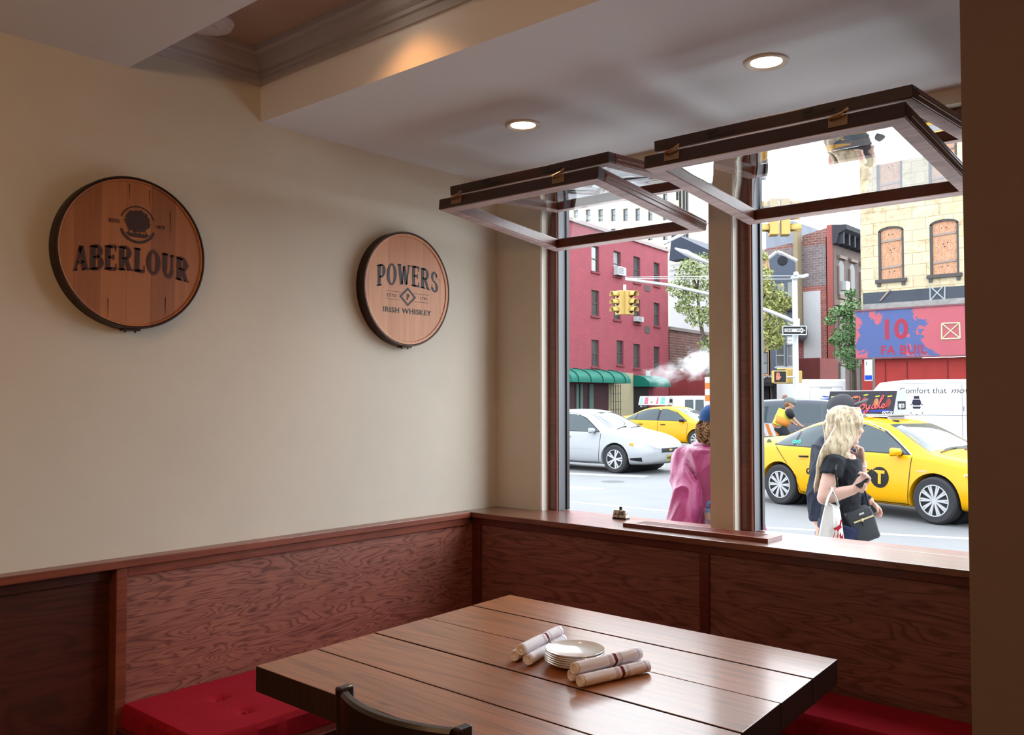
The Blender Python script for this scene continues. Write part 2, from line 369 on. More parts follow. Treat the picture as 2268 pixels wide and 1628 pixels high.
# ---------------------------------------------------------------- wood panelling and bench
ZR = 0.98
t = empty('trim_3', (XL, 2.3, 0)); struct(t, 'stained oak panelling on the left wall')
part_box('rail', (XL + 0.002, -2.0, ZR - 0.028), (-3.085, 3.2, ZR), M_rail, t, 0.003)
part_box('rail', (XL + 0.002, 1.4755, ZR - 0.062), (-3.098, 3.2, ZR - 0.0285), M_rail, t, 0.002)
part_box('panel', (XL + 0.001, 1.44, 0.30), (-3.110, 3.24, ZR - 0.0625), M_oak, t)
part_box('stile', (XL + 0.001, 1.435, 0.3), (-3.095, 1.475, ZR - 0.0285), M_rail, t, 0.003)
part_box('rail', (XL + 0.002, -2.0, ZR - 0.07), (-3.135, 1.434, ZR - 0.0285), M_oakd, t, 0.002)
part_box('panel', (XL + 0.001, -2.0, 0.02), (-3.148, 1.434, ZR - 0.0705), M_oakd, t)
t = empty('trim_4', (-2, YW, 0)); struct(t, 'stained oak panelling below the windows')
part_box('panel', (-3.10, 3.245, 0.3), (-1.835, 3.27, 0.918), M_oakx, t)
part_box('panel', (-1.79, 3.245, 0.3), (-0.567, 3.27, 0.918), M_oakx, t)
part_box('stile', (-3.105, 3.232, 0.3), (-3.05, 3.27, 0.9185), M_railx, t, 0.002)
part_box('stile', (-1.83, 3.235, 0.3), (-1.787, 3.27, 0.9185), M_railx, t, 0.002)
part_box('rail', (-3.105, 3.23, 0.919), (-0.567, 3.27, 0.953), M_railx, t, 0.002)
part_box('panel', (-3.11, 3.271, 0.0), (-0.567, YW - 0.001, 0.953), M_railx, t)
t = MB(); t.box((XL + 0.003, 3.205, 0.9535), (-0.567, YW - 0.001, ZR))
t.box((-2.853, YW - 0.002, 0.951), (-1.907, YW + 0.056, ZR)); t.box((-1.794, YW - 0.002, 0.951), (-0.802, YW + 0.056, ZR))
tag(t.build('window_ledge', M_ledge, bevel=0.003), 'long varnished oak ledge running under both open windows', 'ledge')

def cushion(name, a, b, zb, zt, label, buttons):
    """boxy upholstered seat with softly crowned top and button dimples"""
    (x0, y0), (x1, y1) = a, b; cx, cy = (x0 + x1) / 2, (y0 + y1) / 2
    t = tag(empty(name, (cx, cy, zb)), label, 'seat cushion')
    w = MB(); nx, ny = max(8, int((x1 - x0) / 0.012)), max(8, int((y1 - y0) / 0.012)); r = 0.018; gf = lambda u, L: (lambda e: e * .35 * min(1, 1) if 0 else u)(0)
    def P(i, j):
        u, v = i / nx, j / ny; x = x0 + (x1 - x0) * u; y = y0 + (y1 - y0) * v
        ex = min(x - x0, x1 - x, y - y0, y1 - y); h = zt - (r - math.sqrt(max(0.0, r * r - max(0, r - ex) ** 2))) + 0.008 * math.sin(math.pi * u) * math.sin(math.pi * min(1, max(0, v)))
        for bx, by in buttons:
            d = math.hypot(x - bx, y - by); h -= 0.016 * math.exp(-(d / 0.022) ** 2) + 0.006 * math.exp(-(d / 0.07) ** 2)
        return (x, y, h + 0.003 * noise.noise(Vector((x * 5, y * 5, 0))))
    g = [[w.v(P(i, j)) for j in range(ny + 1)] for i in range(nx + 1)]
    for i in range(nx):
        for j in range(ny): w.f([g[i][j], g[i + 1][j], g[i + 1][j + 1], g[i][j + 1]])
    rim = [g[i][0] for i in range(nx)] + [g[nx][j] for j in range(ny)] + [g[i][ny] for i in range(nx, 0, -1)] + [g[0][j] for j in range(ny, 0, -1)]
    lo = [w.b.verts.new((v.co.x + 0.004 * noise.noise(v.co * 30), v.co.y + 0.004 * noise.noise(v.co * 30 + Vector((3, 3, 3))), zb)) for v in rim]
    n = len(rim)
    for k in range(n): w.f([rim[k], lo[k], lo[(k + 1) % n], rim[(k + 1) % n]])
    w.f(lo)
    w.build('cover', M_red, t, smooth='auto')
    for bx, by in buttons:
        MB().lathe([(0.001, 0.003), (0.007, 0.002), (0.009, -0.002), (0.008, -0.005)], 14, (bx, by, zt - 0.010)).build('button', M_red, t, smooth=True)
    return t
bt = [(onz(485, 1546, 0.48).x, onz(485, 1546, 0.48).y), (onz(543, 1572, 0.48).x, onz(543, 1572, 0.48).y)]
bt += [(-2.80, 2.35), (-2.80, 2.75)]
cushion('seat_cushion', (-3.107, 1.46), (-2.575, 3.22), 0.402, 0.48, 'red buttoned seat cushion on the bench along the left wall', bt)
cushion('seat_cushion', (-2.56, 2.93), (-0.57, 3.222), 0.402, 0.48, 'red seat cushion on the bench under the windows', [(-1.9, 3.1), (-1.4, 3.1)])
t = MB(); t.box((-3.107, 1.44, 0.34), (-2.52, 3.22, 0.40)); t.box((-2.519, 2.89, 0.34), (-0.57, 3.22, 0.40)); t.box((-3.107, 1.47, 0.001), (-2.60, 3.22, 0.339)); t.box((-2.599, 2.97, 0.001), (-0.57, 3.22, 0.339))
t = tag(t.build('bench', M_railx, bevel=0.004), 'built-in dark wooden corner bench below the red cushions', 'bench')

# ---------------------------------------------------------------- windows: frames and folded sashes
def window(n, xa, xb):
    t = empty('window_%d' % n, (xa, YW, ZR)); struct(t)
    jb = MB(); y0, y1 = YW + 0.055, YW + 0.15
    jb.box((xa + 0.0005, y0, ZR), (xa + 0.052, y1, 2.61)); jb.box((xb - 0.012, y0 + .02, ZR), (xb - 0.0005, y1, 2.61)); jb.box((xa + 0.0005, y0, 2.57), (xb - 0.0005, y1, 2.615))
    MB().box((xa + 0.0522, y0 + 0.0005, ZR), (xa + 0.060, y1, 2.5695)).build('bead', M_bead, t)
    jb.box((xa + .0125, y0 + .004, .9505), (xb - .0125, y1, ZR - .004)); jb.build('frame', M_sash, t, bevel=0.003)
    tr = MB(); tr.box((xa + 0.0605, YW + 0.062, ZR), (xa + 0.066, YW + 0.118, 2.569))
    tr.build('track', M_alu, t)
    s = MB(); s.box((xa + 0.0605, YW + 0.1185, ZR), (xa + 0.075, YW + 0.14, 2.569)); s.build('seal', M_seal, t)
    # sashes: lower one slopes down to the wall, upper one lies almost level above it
    x0, x1 = xa + 0.058, xb - 0.035
    def sash(name, yf, zf, yb, zb, th):
        L = math.hypot(yb - yf, zb - zf); ang = math.atan2(zb - zf, yb - yf)
        T = Matrix.Translation((x0, yf, zf)) @ Matrix.Rotation(ang, 4, 'X'); W = x1 - x0
        rl = 0.055
        o = MB(T).box((0, 0, -th), (W, 0.045, 0)).build(name, M_sashd, t, bevel=0.003)
        q = MB(T)
        for a, b in (((0, 0.0455, -th), (rl, L, 0)), ((W - rl, 0.0455, -th), (W, L, 0)), ((rl + 0.0005, L - rl, -th), (W - rl - 0.0005, L, 0))): q.box(a, b)
        # moulded outer edge of the stiles
        for e in (-0.004, W - 0.002): q.box((e, 0.05, -th * 0.62), (e + 0.006, L - 0.004, -th * 0.3))
        q.build('stile', M_sash, o, bevel=0.004)
        q = MB(T)  # weathered outdoor face of the frame, now turned downwards
        q.box((0.004, 0.004, -th - 0.003), (W - 0.004, rl, -th - 0.0005)); q.box((0.004, L - rl, -th - 0.003), (W - 0.004, L - 0.004, -th - 0.0005))
        q.box((0.004, rl, -th - 0.003), (rl, L - rl, -th - 0.0005)); q.box((W - rl, rl, -th - 0.003), (W - 0.004, L - rl, -th - 0.0005))
        q.build('outer_face', M_sashw, o)
        q = MB(T); q.poly([(rl, 0.045, -th * 0.55), (W - rl, 0.045, -th * 0.55), (W - rl, L - rl, -th * 0.55), (rl, L - rl, -th * 0.55)])
        q.build('pane', M_glass, o)
        return o, T, W
    lo, T, W = sash('lower_sash', 2.70, 2.418, 3.52, 2.335, 0.045)
    for fx in (0.13, 0.78):
        h = MB(T); h.box((fx * W - 0.03, -0.004, -0.036), (fx * W + 0.03, 0.0, -0.002))
        h.tube([(fx * W - 0.022, -0.006, -0.012), (fx * W - 0.02, -0.016, -0.010), (fx * W + 0.0, -0.018, -0.006), (fx * W + 0.02, -0.016, 0.0), (fx * W + 0.024, -0.006, 0.004)], 0.0045, 8)
        h.tube([(fx * W + 0.012, -0.016, -0.004), (fx * W + 0.034, -0.014, 0.012)], 0.004, 8)
        h.build('latch', M_brass, lo, smooth='auto')
    up, T2, W = sash('upper_sash', 2.765, 2.487, 3.52, 2.53, 0.04)
    for fx in (0.3, 0.68):
        MB(T2).box((fx * W - 0.05, -0.003, -0.030), (fx * W + 0.05, 0.0, -0.022)).box((fx * W - 0.05, -0.003, -0.018), (fx * W - 0.02, 0, -0.006)).build('strike', M_seal, up)
window(1, -2.855, -1.905)
window(2, -1.796, -0.80)

# worn metal stay box and slatted grille on the ledge
p = onz(1375, 1149, ZR)
T = Matrix.Translation((p.x, p.y, ZR)) @ Matrix.Rotation(R(3), 4, 'Z')
t = tag(empty('floor_latch', (p.x, p.y, ZR)), 'small worn metal catch standing on the ledge at the left window', 'catch'); t.name = 'metal_catch'
m, nt, b = nmat('worn_white_metal')
f = noi(nt, coords(nt), 60, 3, 0.6)
nt.links.new(ramp(nt, f, [(0.42, rgb(60, 52, 44)), (0.5, rgb(205, 200, 192))]), b.inputs['Base Color']); b.inputs['Roughness'].default_value = 0.4; b.inputs['Metallic'].default_value = 0.3
w = MB(T); w.hexa([(-.037, -.016, .005), (.037, -.016, .005), (.037, .016, .005), (-.037, .016, .005)], [(-.032, -.012, .042), (.032, -.012, .042), (.032, .012, .042), (-.032, .012, .042)])
w.build('cover', m, t, bevel=0.003)
MB(T).box((-.038, -.018, 0.0005), (.038, .018, .0048)).build('base', mat('iron_dark', rgb(45, 40, 38), 0.5, 0.6), t, bevel=0.001)
MB(T).lathe([(0.007, 0.0425), (0.0065, 0.056), (0.004, 0.057)], 14).build('stud', MC['iron_dark'], t, smooth='auto')
g = MB(); gx0, gx1, gy0, gy1, gz = -2.235, -1.555, 3.285, 3.415, ZR + 0.0005
g.box((gx0, gy0, gz), (gx1, gy0 + 0.02, gz + 0.016)); g.box((gx0, gy1 - 0.02, gz), (gx1, gy1, gz + 0.016)); g.box((gx0, gy0 + 0.02, gz), (gx0 + 0.05, gy1 - 0.02, gz + 0.016)); g.box((gx1 - 0.05, gy0 + 0.02, gz), (gx1, gy1 - 0.02, gz + 0.016))
for k in range(7): y = gy0 + 0.026 + k * 0.0125; g.box((gx0 + 0.05, y, gz + 0.002), (gx1 - 0.05, y + 0.0065, gz + 0.015))
g.box((gx0 + 0.03, gy0 + 0.01, gz), (gx1 - 0.03, gy1 - 0.01, gz + 0.0015))
tag(g.build('vent_grille', wood('grille_wood', rgb(80, 34, 26), rgb(132, 66, 50), 'x', 'y', 0.4, 0.2, 2, 1, 0.4, 11), bevel=0.0), 'slatted reddish wooden vent grille lying on the window ledge', 'vent grille')

# ---------------------------------------------------------------- whiskey barrel heads
def barrel_head(y, z, r, label, rimw, deco, face, stave_seed):
    t = tag(empty('barrel_head', (XL, y, z)), label, 'wall decoration', 'whiskey barrel heads on the left wall')
    X = XL + 0.001
    MB().lathe([(r - 0.004, 0.0), (r, 0.002), (r + 0.001, 0.05), (r - 0.001, 0.056), (r - 0.006, 0.056), (r - 0.008, 0.05), (r - 0.008, 0.0)], 96, (X, y, z), 'x', True).build('hoop', mat('hoop_iron', rgb(62, 46, 38), 0.45, 0.7, var=0.2, vs=20), t, smooth='auto')
    MB().lathe([(r - 0.009, 0.0), (r - 0.009, 0.054), (r - 0.009 - rimw, 0.053), (r - 0.011 - rimw, 0.049), (0.001, 0.049)], 96, (X, y, z), 'x').build('head', face, t, smooth='auto')
    w = MB(); w.box((X + 0.012, y - 0.03, z - r - 0.006), (X + 0.046, y + 0.03, z - r + 0.001))
    for s in (-0.018, 0.018): w.lathe([(0.004, -0.012), (0.004, 0.0)], 10, (X + 0.03, y + s, z - r))
    w.build('hoop_joint', MC['hoop_iron'], t)
    for k, a in enumerate((150, 215)): MB().lathe([(0.004, 0), (0.003, 0.002)], 10, (X + 0.03, y + (r + 0.001) * math.cos(R(a)), z + (r + 0.001) * math.sin(R(a)))).build('rivet', mat('rivet_steel', rgb(150, 140, 130), 0.3, 0.9), t)
    deco(t, X + 0.0502, y, z, r)
    return t
def stave_mat(name, c1, c2, seams, seed):
    """vertical staves of different tone with fine grain"""
    m, nt, b = nmat(name); MC[name] = m
    tc = coords(nt); sp = nd(nt, 'ShaderNodeSeparateXYZ', {0: tc})
    u = mth(nt, 'MULTIPLY', sp.outputs[1], seams); fl = mth(nt, 'FLOOR', mth(nt, 'ADD', u, seed))
    wn = nd(nt, 'ShaderNodeTexWhiteNoise', {'W': fl}, noise_dimensions='1D').outputs[0]
    g = noi(nt, coords(nt, (60, 60, 2.5), (seed, 0, 0)), 1.0, 4.0, 0.65)
    k = mth(nt, 'ADD', mth(nt, 'MULTIPLY', wn, 0.45), mth(nt, 'MULTIPLY', g, 0.55))
    c = ramp(nt, k, [(0.2, c1), (0.75, c2)])
    fr = mth(nt, 'FRACT', mth(nt, 'ADD', u, seed)); c = mixc(nt, 1.0, c, ramp(nt, fr, [(0.0, (0.62,) * 3), (0.03, (1,) * 3), (1.0, (1,) * 3)]), 'MULTIPLY')
    nt.links.new(c, b.inputs['Base Color']); b.inputs['Roughness'].default_value = 0.5
    return m
def arched(w, txt, X, y, z, width, height, sag, lift=0.0, tall=0.0, sp=0.04, W=0.2, t=0.07):
    """serif word on the plane x = X, centred at y, baseline bent into an arch"""
    gl = [glyph(c, W, t) for c in txt]; tot = sum(a for a, _ in gl) + sp * (len(gl) - 1); x = 0
    for a, ps in gl:
        for q in ps:
            pts = []
            for p in q:
                u = (x + p.x) / tot; s = 2 * u - 1
                hh = height * (1 + tall * s * s)
                pts.append((X, y + (u - 0.5) * width, z - sag * s * s + p.y * hh + lift * u))
            w.poly(pts)
        x += a + sp
M_burn = mat('burnt_brand', rgb(58, 26, 14), 0.6, var=0.25, vs=120)
M_burn2 = mat('scorched_wood', rgb(104, 54, 26), 0.6, var=0.1, vs=60)
M_print = mat('slate_print', rgb(52, 54, 60), 0.6)
def deco_a(t, X, y, z, r):
    w = MB(); arched(w, 'ABERLOUR', X - 0.0003, y, z - 0.066, 0.425, 0.086, 0.022, W=0.30, t=0.16); w.b.transform(Matrix.Identity(4)); w.build('lettering_scorch', M_burn2, t)  # wider scorched brown outline behind the burnt letters
    w = MB(); arched(w, 'ABERLOUR', X + 0.0004, y, z - 0.063, 0.42, 0.08, 0.022, W=0.24, t=0.09); w.build('lettering', M_burn, t)
    w = MB(); put_text(w, '®', plane_m((X, y + 0.2, z - 0.03), (0, 1, 0), (0, 0, 1)), 0.018)
    cy, cz, rr = y + 0.012, z + 0.104, 0.064
    for a0, a1, ww in ((20, 160, 0.005), (200, 340, 0.010)):
        for q in arc(cy, cz, rr, rr, a0, a1, ww, ww, 24): w.poly([(X, p.x, p.y) for p in q])
    # tree crown with ragged edge, trunk, bridge arches and ground
    rnd = random.Random(3)
    pts = [(X + 0.0003, cy + 0.046 * (1 + 0.10 * rnd.uniform(-1, 1)) * math.cos(R(a)), cz + 0.012 + 0.040 * (1 + 0.10 * rnd.uniform(-1, 1)) * math.sin(R(a))) for a in range(0, 360, 9)]
    w.poly(pts); w.poly([(X, cy - 0.045, cz - 0.032), (X, cy + 0.045, cz - 0.032), (X, cy + 0.03, cz - 0.046), (X, cy - 0.03, cz - 0.046)])
    for s in (-0.02, 0.02):
        for q in arc(cy + s, cz - 0.032, 0.013, 0.014, 0, 180, 0.004, 0.004, 10): w.poly([(X, p.x, p.y) for p in q])
    w.build('emblem', M_burn, t)
    for q, dy in (('ESTD', -.104), ('1879', .068)): w = MB(); put_text(w, q, plane_m((X, cy + dy, cz - 0.004), (0, 1, 0), (0, 0, 1)), 0.017, bold=.0006); w.build('lettering', M_burn, t)
    for dy, z0, z1 in ((0.135, 0.07, 0.17), (0.055, 0.17, 0.235), (-0.02, 0.19, 0.245), (-0.09, -0.24, -0.17), (0.12, -0.22, -0.15)):
        w = MB(); w.poly([(X, y + dy - 0.0015, z + z1), (X, y + dy + 0.0015, z + z1), (X, y + dy + 0.0003, z + z0), (X, y + dy - 0.0003, z + z0)])
        w.build('crack', mat('crack_dark', rgb(30, 14, 8), 0.8), t)
def deco_p(t, X, y, z, r):
    w = MB(); arched(w, 'POWERS', X, y + 0.003, z + 0.018, 0.385, 0.096, 0.021, W=0.22, t=0.10); 
    put_text(w, '®', plane_m((X, y + 0.197, z + 0.06), (0, 1, 0), (0, 0, 1)), 0.012)
    w.build('lettering', M_print, t)
    z0 = z; z = z - 0.036
    w = MB(); D = lambda s: [(s, 0), (0, s), (-s, 0), (0, -s)]
    a, b = D(0.052), D(0.038)
    for i in range(4): j = (i + 1) % 4; w.poly([(X, y + a[i][0], z + a[i][1] * 0.86), (X, y + a[j][0], z + a[j][1] * 0.86), (X, y + b[j][0], z + b[j][1] * 0.86), (X, y + b[i][0], z + b[i][1] * 0.86)])
    gw, gp = glyph('P', 0.22, 0.08)
    for q in gp: w.poly([(X, y - 0.009 + p.x * 0.03, z - 0.014 + p.y * 0.028) for p in q])
    for s in (-1, 1):
        for h in (-0.019, 0.019): w.poly([(X, y + s * 0.036, z + h - 0.0007), (X, y + s * 0.135, z + h - 0.0007), (X, y + s * 0.135, z + h + 0.0007), (X, y + s * 0.036, z + h + 0.0007)])
    put_text(w, 'ESTD', plane_m((X, y - 0.128, z - 0.008), (0, 1, 0), (0, 0, 1)), 0.021, space=1.25); put_text(w, '1791', plane_m((X, y + 0.075, z - 0.008), (0, 1, 0), (0, 0, 1)), 0.021, space=1.3)
    w.build('emblem', M_print, t)
    w = MB(); put_text(w, 'IRISH WHISKEY', plane_m((X, y, z0 - 0.115), (0, 1, 0), (0, 0, 1)), 0.034, align='CENTER', space=1.1, width=0.30, bold=0.0006); w.build('lettering', M_print, t)
barrel_head(1.485, 2.066, 0.272, 'dark barrel head with burnt Aberlour lettering on the left wall', 0.006, deco_a, stave_mat('barrel_dark', rgb(140, 82, 42), rgb(176, 112, 62), 11, 3.3), 1)
barrel_head(2.795, 2.056, 0.268, 'paler barrel head with printed Powers Irish Whiskey lettering nearer the window', 0.012, deco_p, stave_mat('barrel_light', rgb(176, 112, 76), rgb(214, 154, 112), 9, 8.1), 2)

# ---------------------------------------------------------------- table
M_tab = wood('table_pine', rgb(92, 48, 24), rgb(172, 104, 58), 'x', 'y', 0.40, 0.5, 3.0, 2.4, 0.6, 12.0, (2.6, 9.0, 1.0), gs=.18)
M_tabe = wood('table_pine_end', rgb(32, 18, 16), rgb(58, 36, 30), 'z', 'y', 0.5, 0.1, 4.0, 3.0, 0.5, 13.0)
A, B, Cc, D = Vector((-2.313, 1.487, 0)), Vector((-2.375, 2.692, 0)), Vector((-1.051, 2.686, 0)), Vector((-0.955, 1.475, 0))
tb = tag(empty('dining_table', (-1.68, 2.08, 0)), 'thick plank-topped wooden table in front of the corner bench', 'table')
w = MB(); cuts = [0, 0.190, 0.392, 0.603, 0.808, 1.0]; g = 0.0030
for a, b in zip(cuts, cuts[1:]):
    p, q, r_, s = A.lerp(B, a), A.lerp(B, b), D.lerp(Cc, b), D.lerp(Cc, a)
    up = (B - A).normalized() * g; h0, h1 = Vector((0, 0, 0.685)), Vector((0, 0, 0.76))
    dz = Vector((0, 0, random.uniform(-0.001, 0.001)))
    lo = [p + up, s + up, r_ - up, q - up]
    w.hexa([x + h0 for x in lo], [x + h1 + dz for x in lo])
o = w.build('tabletop', [M_tab, M_tabe], tb, bevel=0.0018)
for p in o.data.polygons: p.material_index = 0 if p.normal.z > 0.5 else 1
for x in (-2.0, -1.32):
    l = MB(); l.box((x - 0.05, 2.03, 0.06), (x + 0.05, 2.13, 0.684)); l.box((x - 0.045, 1.75, 0.0), (x + 0.045, 2.41, 0.06)); l.box((x - 0.045, 1.72, 0.62), (x + 0.045, 2.44, 0.6845))
    l.build('leg', M_tabe, tb, bevel=0.004)

# plates
TZ = 0.7612
M_china = mat('white_china', rgb(232, 232, 230), 0.12, spec=0.6, coat=0.4)
plate = MB().lathe([(0.001, 0.0), (0.050, 0.0), (0.052, 0.002), (0.064, 0.004), (0.079, 0.0085), (0.0875, 0.0150), (0.0885, 0.0165), (0.087, 0.0175), (0.078, 0.0118), (0.064, 0.0072), (0.054, 0.0044), (0.001, 0.0040)], 64).build('side_plate', M_china, smooth='auto', angle=60)
pc = Vector((-1.613, 2.117, TZ)); names = ['bottom plate of the white china stack on the table', 'second plate from the bottom of the white stack', 'third plate from the bottom of the white stack', 'third plate from the top of the white stack', 'second plate from the top of the white stack', 'top plate of the white china stack, catching the window light']
for i in range(6):
    o = plate if i == 0 else copy_tree(plate)
    o.location = pc + Vector((random.uniform(-1, 1) * 0.001, random.uniform(-1, 1) * 0.001, i * 0.0062)); o.rotation_euler.z = i
    tag(o, names[i], 'plate', 'stack of white side plates')

# rolled napkins
m, nt, b = nmat('napkin_cotton'); M_nap = m
sp = nd(nt, 'ShaderNodeSeparateXYZ', {0: nt.nodes.new('ShaderNodeTexCoord').outputs['Object']}); X = sp.outputs[1]
st = ramp(nt, mth(nt, 'ADD', mth(nt, 'MULTIPLY', X, 4.0), 0.5), [(0, (0, 0, 0))] ); nt.nodes.remove(st.node)
def band(c, wd): return mth(nt, 'LESS_THAN', mth(nt, 'ABSOLUTE', mth(nt, 'SUBTRACT', X, c)), wd)
red = mth(nt, 'MAXIMUM', band(0.02, 0.0055), 0.0); th = 0.0
for c in (0.004, 0.0, -0.004, 0.036, 0.040, 0.044, 0.105, 0.108, -0.116): th = mth(nt, 'MAXIMUM', th, band(c, 0.0008))
c = mixc(nt, red, rgb(244, 242, 250), rgb(112, 22, 34)); c = mixc(nt, mth(nt, 'MULTIPLY', th, 0.75), c, rgb(110, 40, 60))
nt.links.new(c, b.inputs['Base Color']); b.inputs['Roughness'].default_value = 0.9; bump(nt, b, noi(nt, coords(nt), 900, 1), 0.15, 0.002)
def napkin(p, q, r, label, grp, seed):
    p = Vector(p); q = Vector(q); L = (q - p).length; rnd = random.Random(seed)
    o = empty('rolled_napkin', (p + q) / 2); d = (q - p).normalized()
    o.rotation_euler = (math.asin(d.z), 0, math.atan2(-d.x, d.y)); tag(o, label, 'napkin', grp)
    w = MB(); n = 26; rings = []
    for i in range(n + 1):
        s = (i / n - 0.5) * L; ring = []
        for k in range(28):
            a = 2 * math.pi * k / 28
            rr = r * (1 + 0.05 * noise.noise(Vector((s * 18, math.cos(a) * 1.2, math.sin(a) * 1.2 + seed))) + 0.03 * noise.noise(Vector((s * 50, a, seed * 3.0))))
            if k in (5, 6): rr += r * 0.09
            if i in (0, n): rr *= 0.93
            ring.append((rr * math.cos(a), s, rr * math.sin(a)))
        rings.append(ring)
    # rolled-in ends
    for sgn, lst in ((-1, rings), (1, rings)):
        pass
    e0 = [[(x * f, y + dy, z * f) for x, y, z in rings[0]] for f, dy in ((0.8, -0.001), (0.62, 0.006), (0.45, 0.001), (0.25, 0.008))]
    e1 = [[(x * f, y - dy, z * f) for x, y, z in rings[-1]] for f, dy in ((0.8, -0.001), (0.62, 0.006), (0.45, 0.001), (0.25, 0.008))]
    w.loft(list(reversed(e0)) + rings + e1)
    w.build('cloth', M_nap, o, smooth=True, local=True)
    # loose corner flap wrapped over the roll
    w = MB(); rows = []
    for i in range(9):
        s = -0.02 + i / 8 * (L / 2 + 0.012); wd = 0.25 + 1.15 * i / 8; row = []
        for k in range(9):
            a = R(-20) + wd * (k / 8); rr = r * 1.07 + 0.0012 * math.sin(i)
            row.append((rr * math.cos(a), s - 0.35 * abs(k / 8 - 1) * 0.03, rr * math.sin(a)))
        rows.append(row)
    w.loft(rows, False, False)
    q = w.build('flap', M_nap, o, smooth=True, local=True); md = q.modifiers.new('t', 'SOLIDIFY'); md.thickness = 0.0015; bake(q)
    return o
r = 0.0165; zb = TZ + r * 1.06; zt = zb + 0.0285
def nz(x0, y0, x1, y1, z): a, b = onz(x0, y0, z), onz(x1, y1, z); return a, b
L = 0.25
def nap(x, y, z, dirv, *k):
    a = onz(x, y, z); d = Vector(dirv).normalized(); return napkin(a, a + d * L, r, *k)
gl, gr_ = 'napkin rolls left of the plates', 'napkin rolls right of the plates'
nap(1138, 1453, zb, (-0.24, 1, 0), 'rolled white napkin, bottom left one of the pile left of the plates', gl, 1)
nap(1168, 1462, zb, (-0.24, 1, 0), 'rolled white napkin of the left pile, lying against the plates', gl, 2)
nap(1153, 1440, zt, (-0.20, 1, 0.0), 'rolled striped napkin on top of the pile left of the plates', gl, 3)
nap(1283, 1509, zb, (0.26, 1, 0), 'rolled striped napkin at the front of the pile right of the plates', gr_, 4)
nap(1264, 1496, zb, (0.25, 1, 0), 'rolled napkin at the back of the right pile, mostly covered', gr_, 5)
nap(1270, 1481, zt, (0.22, 1, 0), 'rolled striped napkin on top of the pile right of the plates', gr_, 6)

# ---------------------------------------------------------------- chair
ch = tag(empty('dining_chair', (-1.467, 1.33, 0)), 'dark wooden chair with curved back pushed up to the near side of the table', 'chair')
M_ch = mat('chair_dark_wood', rgb(34, 19, 16), 0.38, coat=0.2, var=0.15, vs=15)
cx = -1.467
def cy(x): s = (x - cx) / 0.2; return 1.262 + 0.055 * s * s
w = MB(); rings = []
for i in range(17):
    x = cx - 0.175 + 0.35 * i / 16; y = cy(x); 
    rings.append([(x, y + 0.012, 0.52), (x, y + 0.012 - 0.014, 0.872), (x, y - 0.006, 0.880), (x, y - 0.020, 0.880), (x, y - 0.026, 0.872), (x, y - 0.012, 0.52)])
w.loft(rings); w.build('backrest', M_ch, ch, smooth='auto')
for s in (-1, 1):
    x = cx + s * 0.19; y = cy(x)
    w = MB()
    w.loft([[(x - 0.012, yy - 0.02, z), (x + 0.012, yy - 0.02, z), (x + 0.012, yy + 0.02, z), (x - 0.012, yy + 0.02, z)] for yy, z in ((y - 0.09, 0.0), (y, 0.42), (y - 0.002, 0.7), (y - 0.010, 0.886))])
    w.build('leg', M_ch, ch, bevel=0.005)
    w = MB(); w.loft([[(cx + s * 0.18 - 0.018, 1.66 - 0.018, z), (cx + s * 0.18 + 0.018, 1.66 - 0.018, z), (cx + s * 0.18 + 0.018, 1.66 + 0.018, z), (cx + s * 0.18 - 0.018, 1.66 + 0.018, z)] for z in (0.0, 0.425)])
    w.build('leg', M_ch, ch, bevel=0.004)
MB().box((cx - 0.205, 1.27, 0.425), (cx + 0.205, 1.69, 0.46)).build('seat', M_ch, ch, bevel=0.01)
# ================================================================ THE STREET
SPEC[0] = 0.12
KV = 0.29; KH = 0.105                                   # overcast daylight is strong: surfaces keep modest reflectances
def ex(r, g, b, k=KV): return rgb(r, g, b, k)
M_asph, nt, b = nmat('asphalt')
f = noi(nt, coords(nt, (1, 1, 1)), 1.2, 5, 0.65); f2 = noi(nt, coords(nt), 60, 2)
nt.links.new(mixc(nt, 0.5, ramp(nt, f, [(0.3, ex(196, 198, 205, KH)), (0.65, ex(226, 228, 234, KH))]), ramp(nt, f2, [(0.3, ex(196, 198, 204, KH)), (0.7, ex(228, 230, 236, KH))])), b.inputs['Base Color']); b.inputs['Roughness'].default_value = 0.8
M_line = mat('road_paint', ex(255, 255, 255, 0.20), 0.7, var=0.1, vs=6)
struct(part_box('road', (-90, 3.2, ROAD - 0.3), (60, 140, ROAD), M_asph)).name = 'ground_road'
struct(part_box('sidewalk', (-90, YW + 0.2, ROAD - 0.2), (60, 8.2, WALK), mat('pavement_concrete', rgb(190, 188, 186, .8), 0.85, var=0.1, vs=3))).name = 'ground_sidewalk'
def marking(p, q, wd, label):
    p, q = gnd(*p), gnd(*q); d = (q - p).normalized(); n = Vector((-d.y, d.x, 0)) * wd / 2
    w = MB(); w.prism([p - n, q - n, q + n, p + n], (0, 0, 0.004)); return tag(w.build('road_marking', M_line), label, 'road marking', 'white lines on the road')
marking((1180, 1046), (1432, 1056), 0.45, 'thick white stop line painted on the road beside the silver sedan wheel')
marking((1100, 1096), (1640, 1148), 0.14, 'thin white line on the road below the silver sedan')
marking((1640, 1166), (2300, 1202), 0.16, 'thin white line on the road in front of the yellow taxi')
marking((1225, 1078), (1330, 1084), 0.5, 'worn white paint patch on the road below the silver sedan')
marking((1400, 1030), (1470, 1034), 0.3, 'short white dash on the road under the silver sedan nose')
p = gnd(1357, 1067); tag(MB().lathe([(0.001, 0.006), (0.24, 0.006), (0.25, 0.002), (0.25, 0.0)], 24, p).build('manhole_cover', mat('iron_cover', ex(120, 120, 124), 0.5, 0.4)), 'small round iron cover in the road below the silver sedan', 'manhole cover')

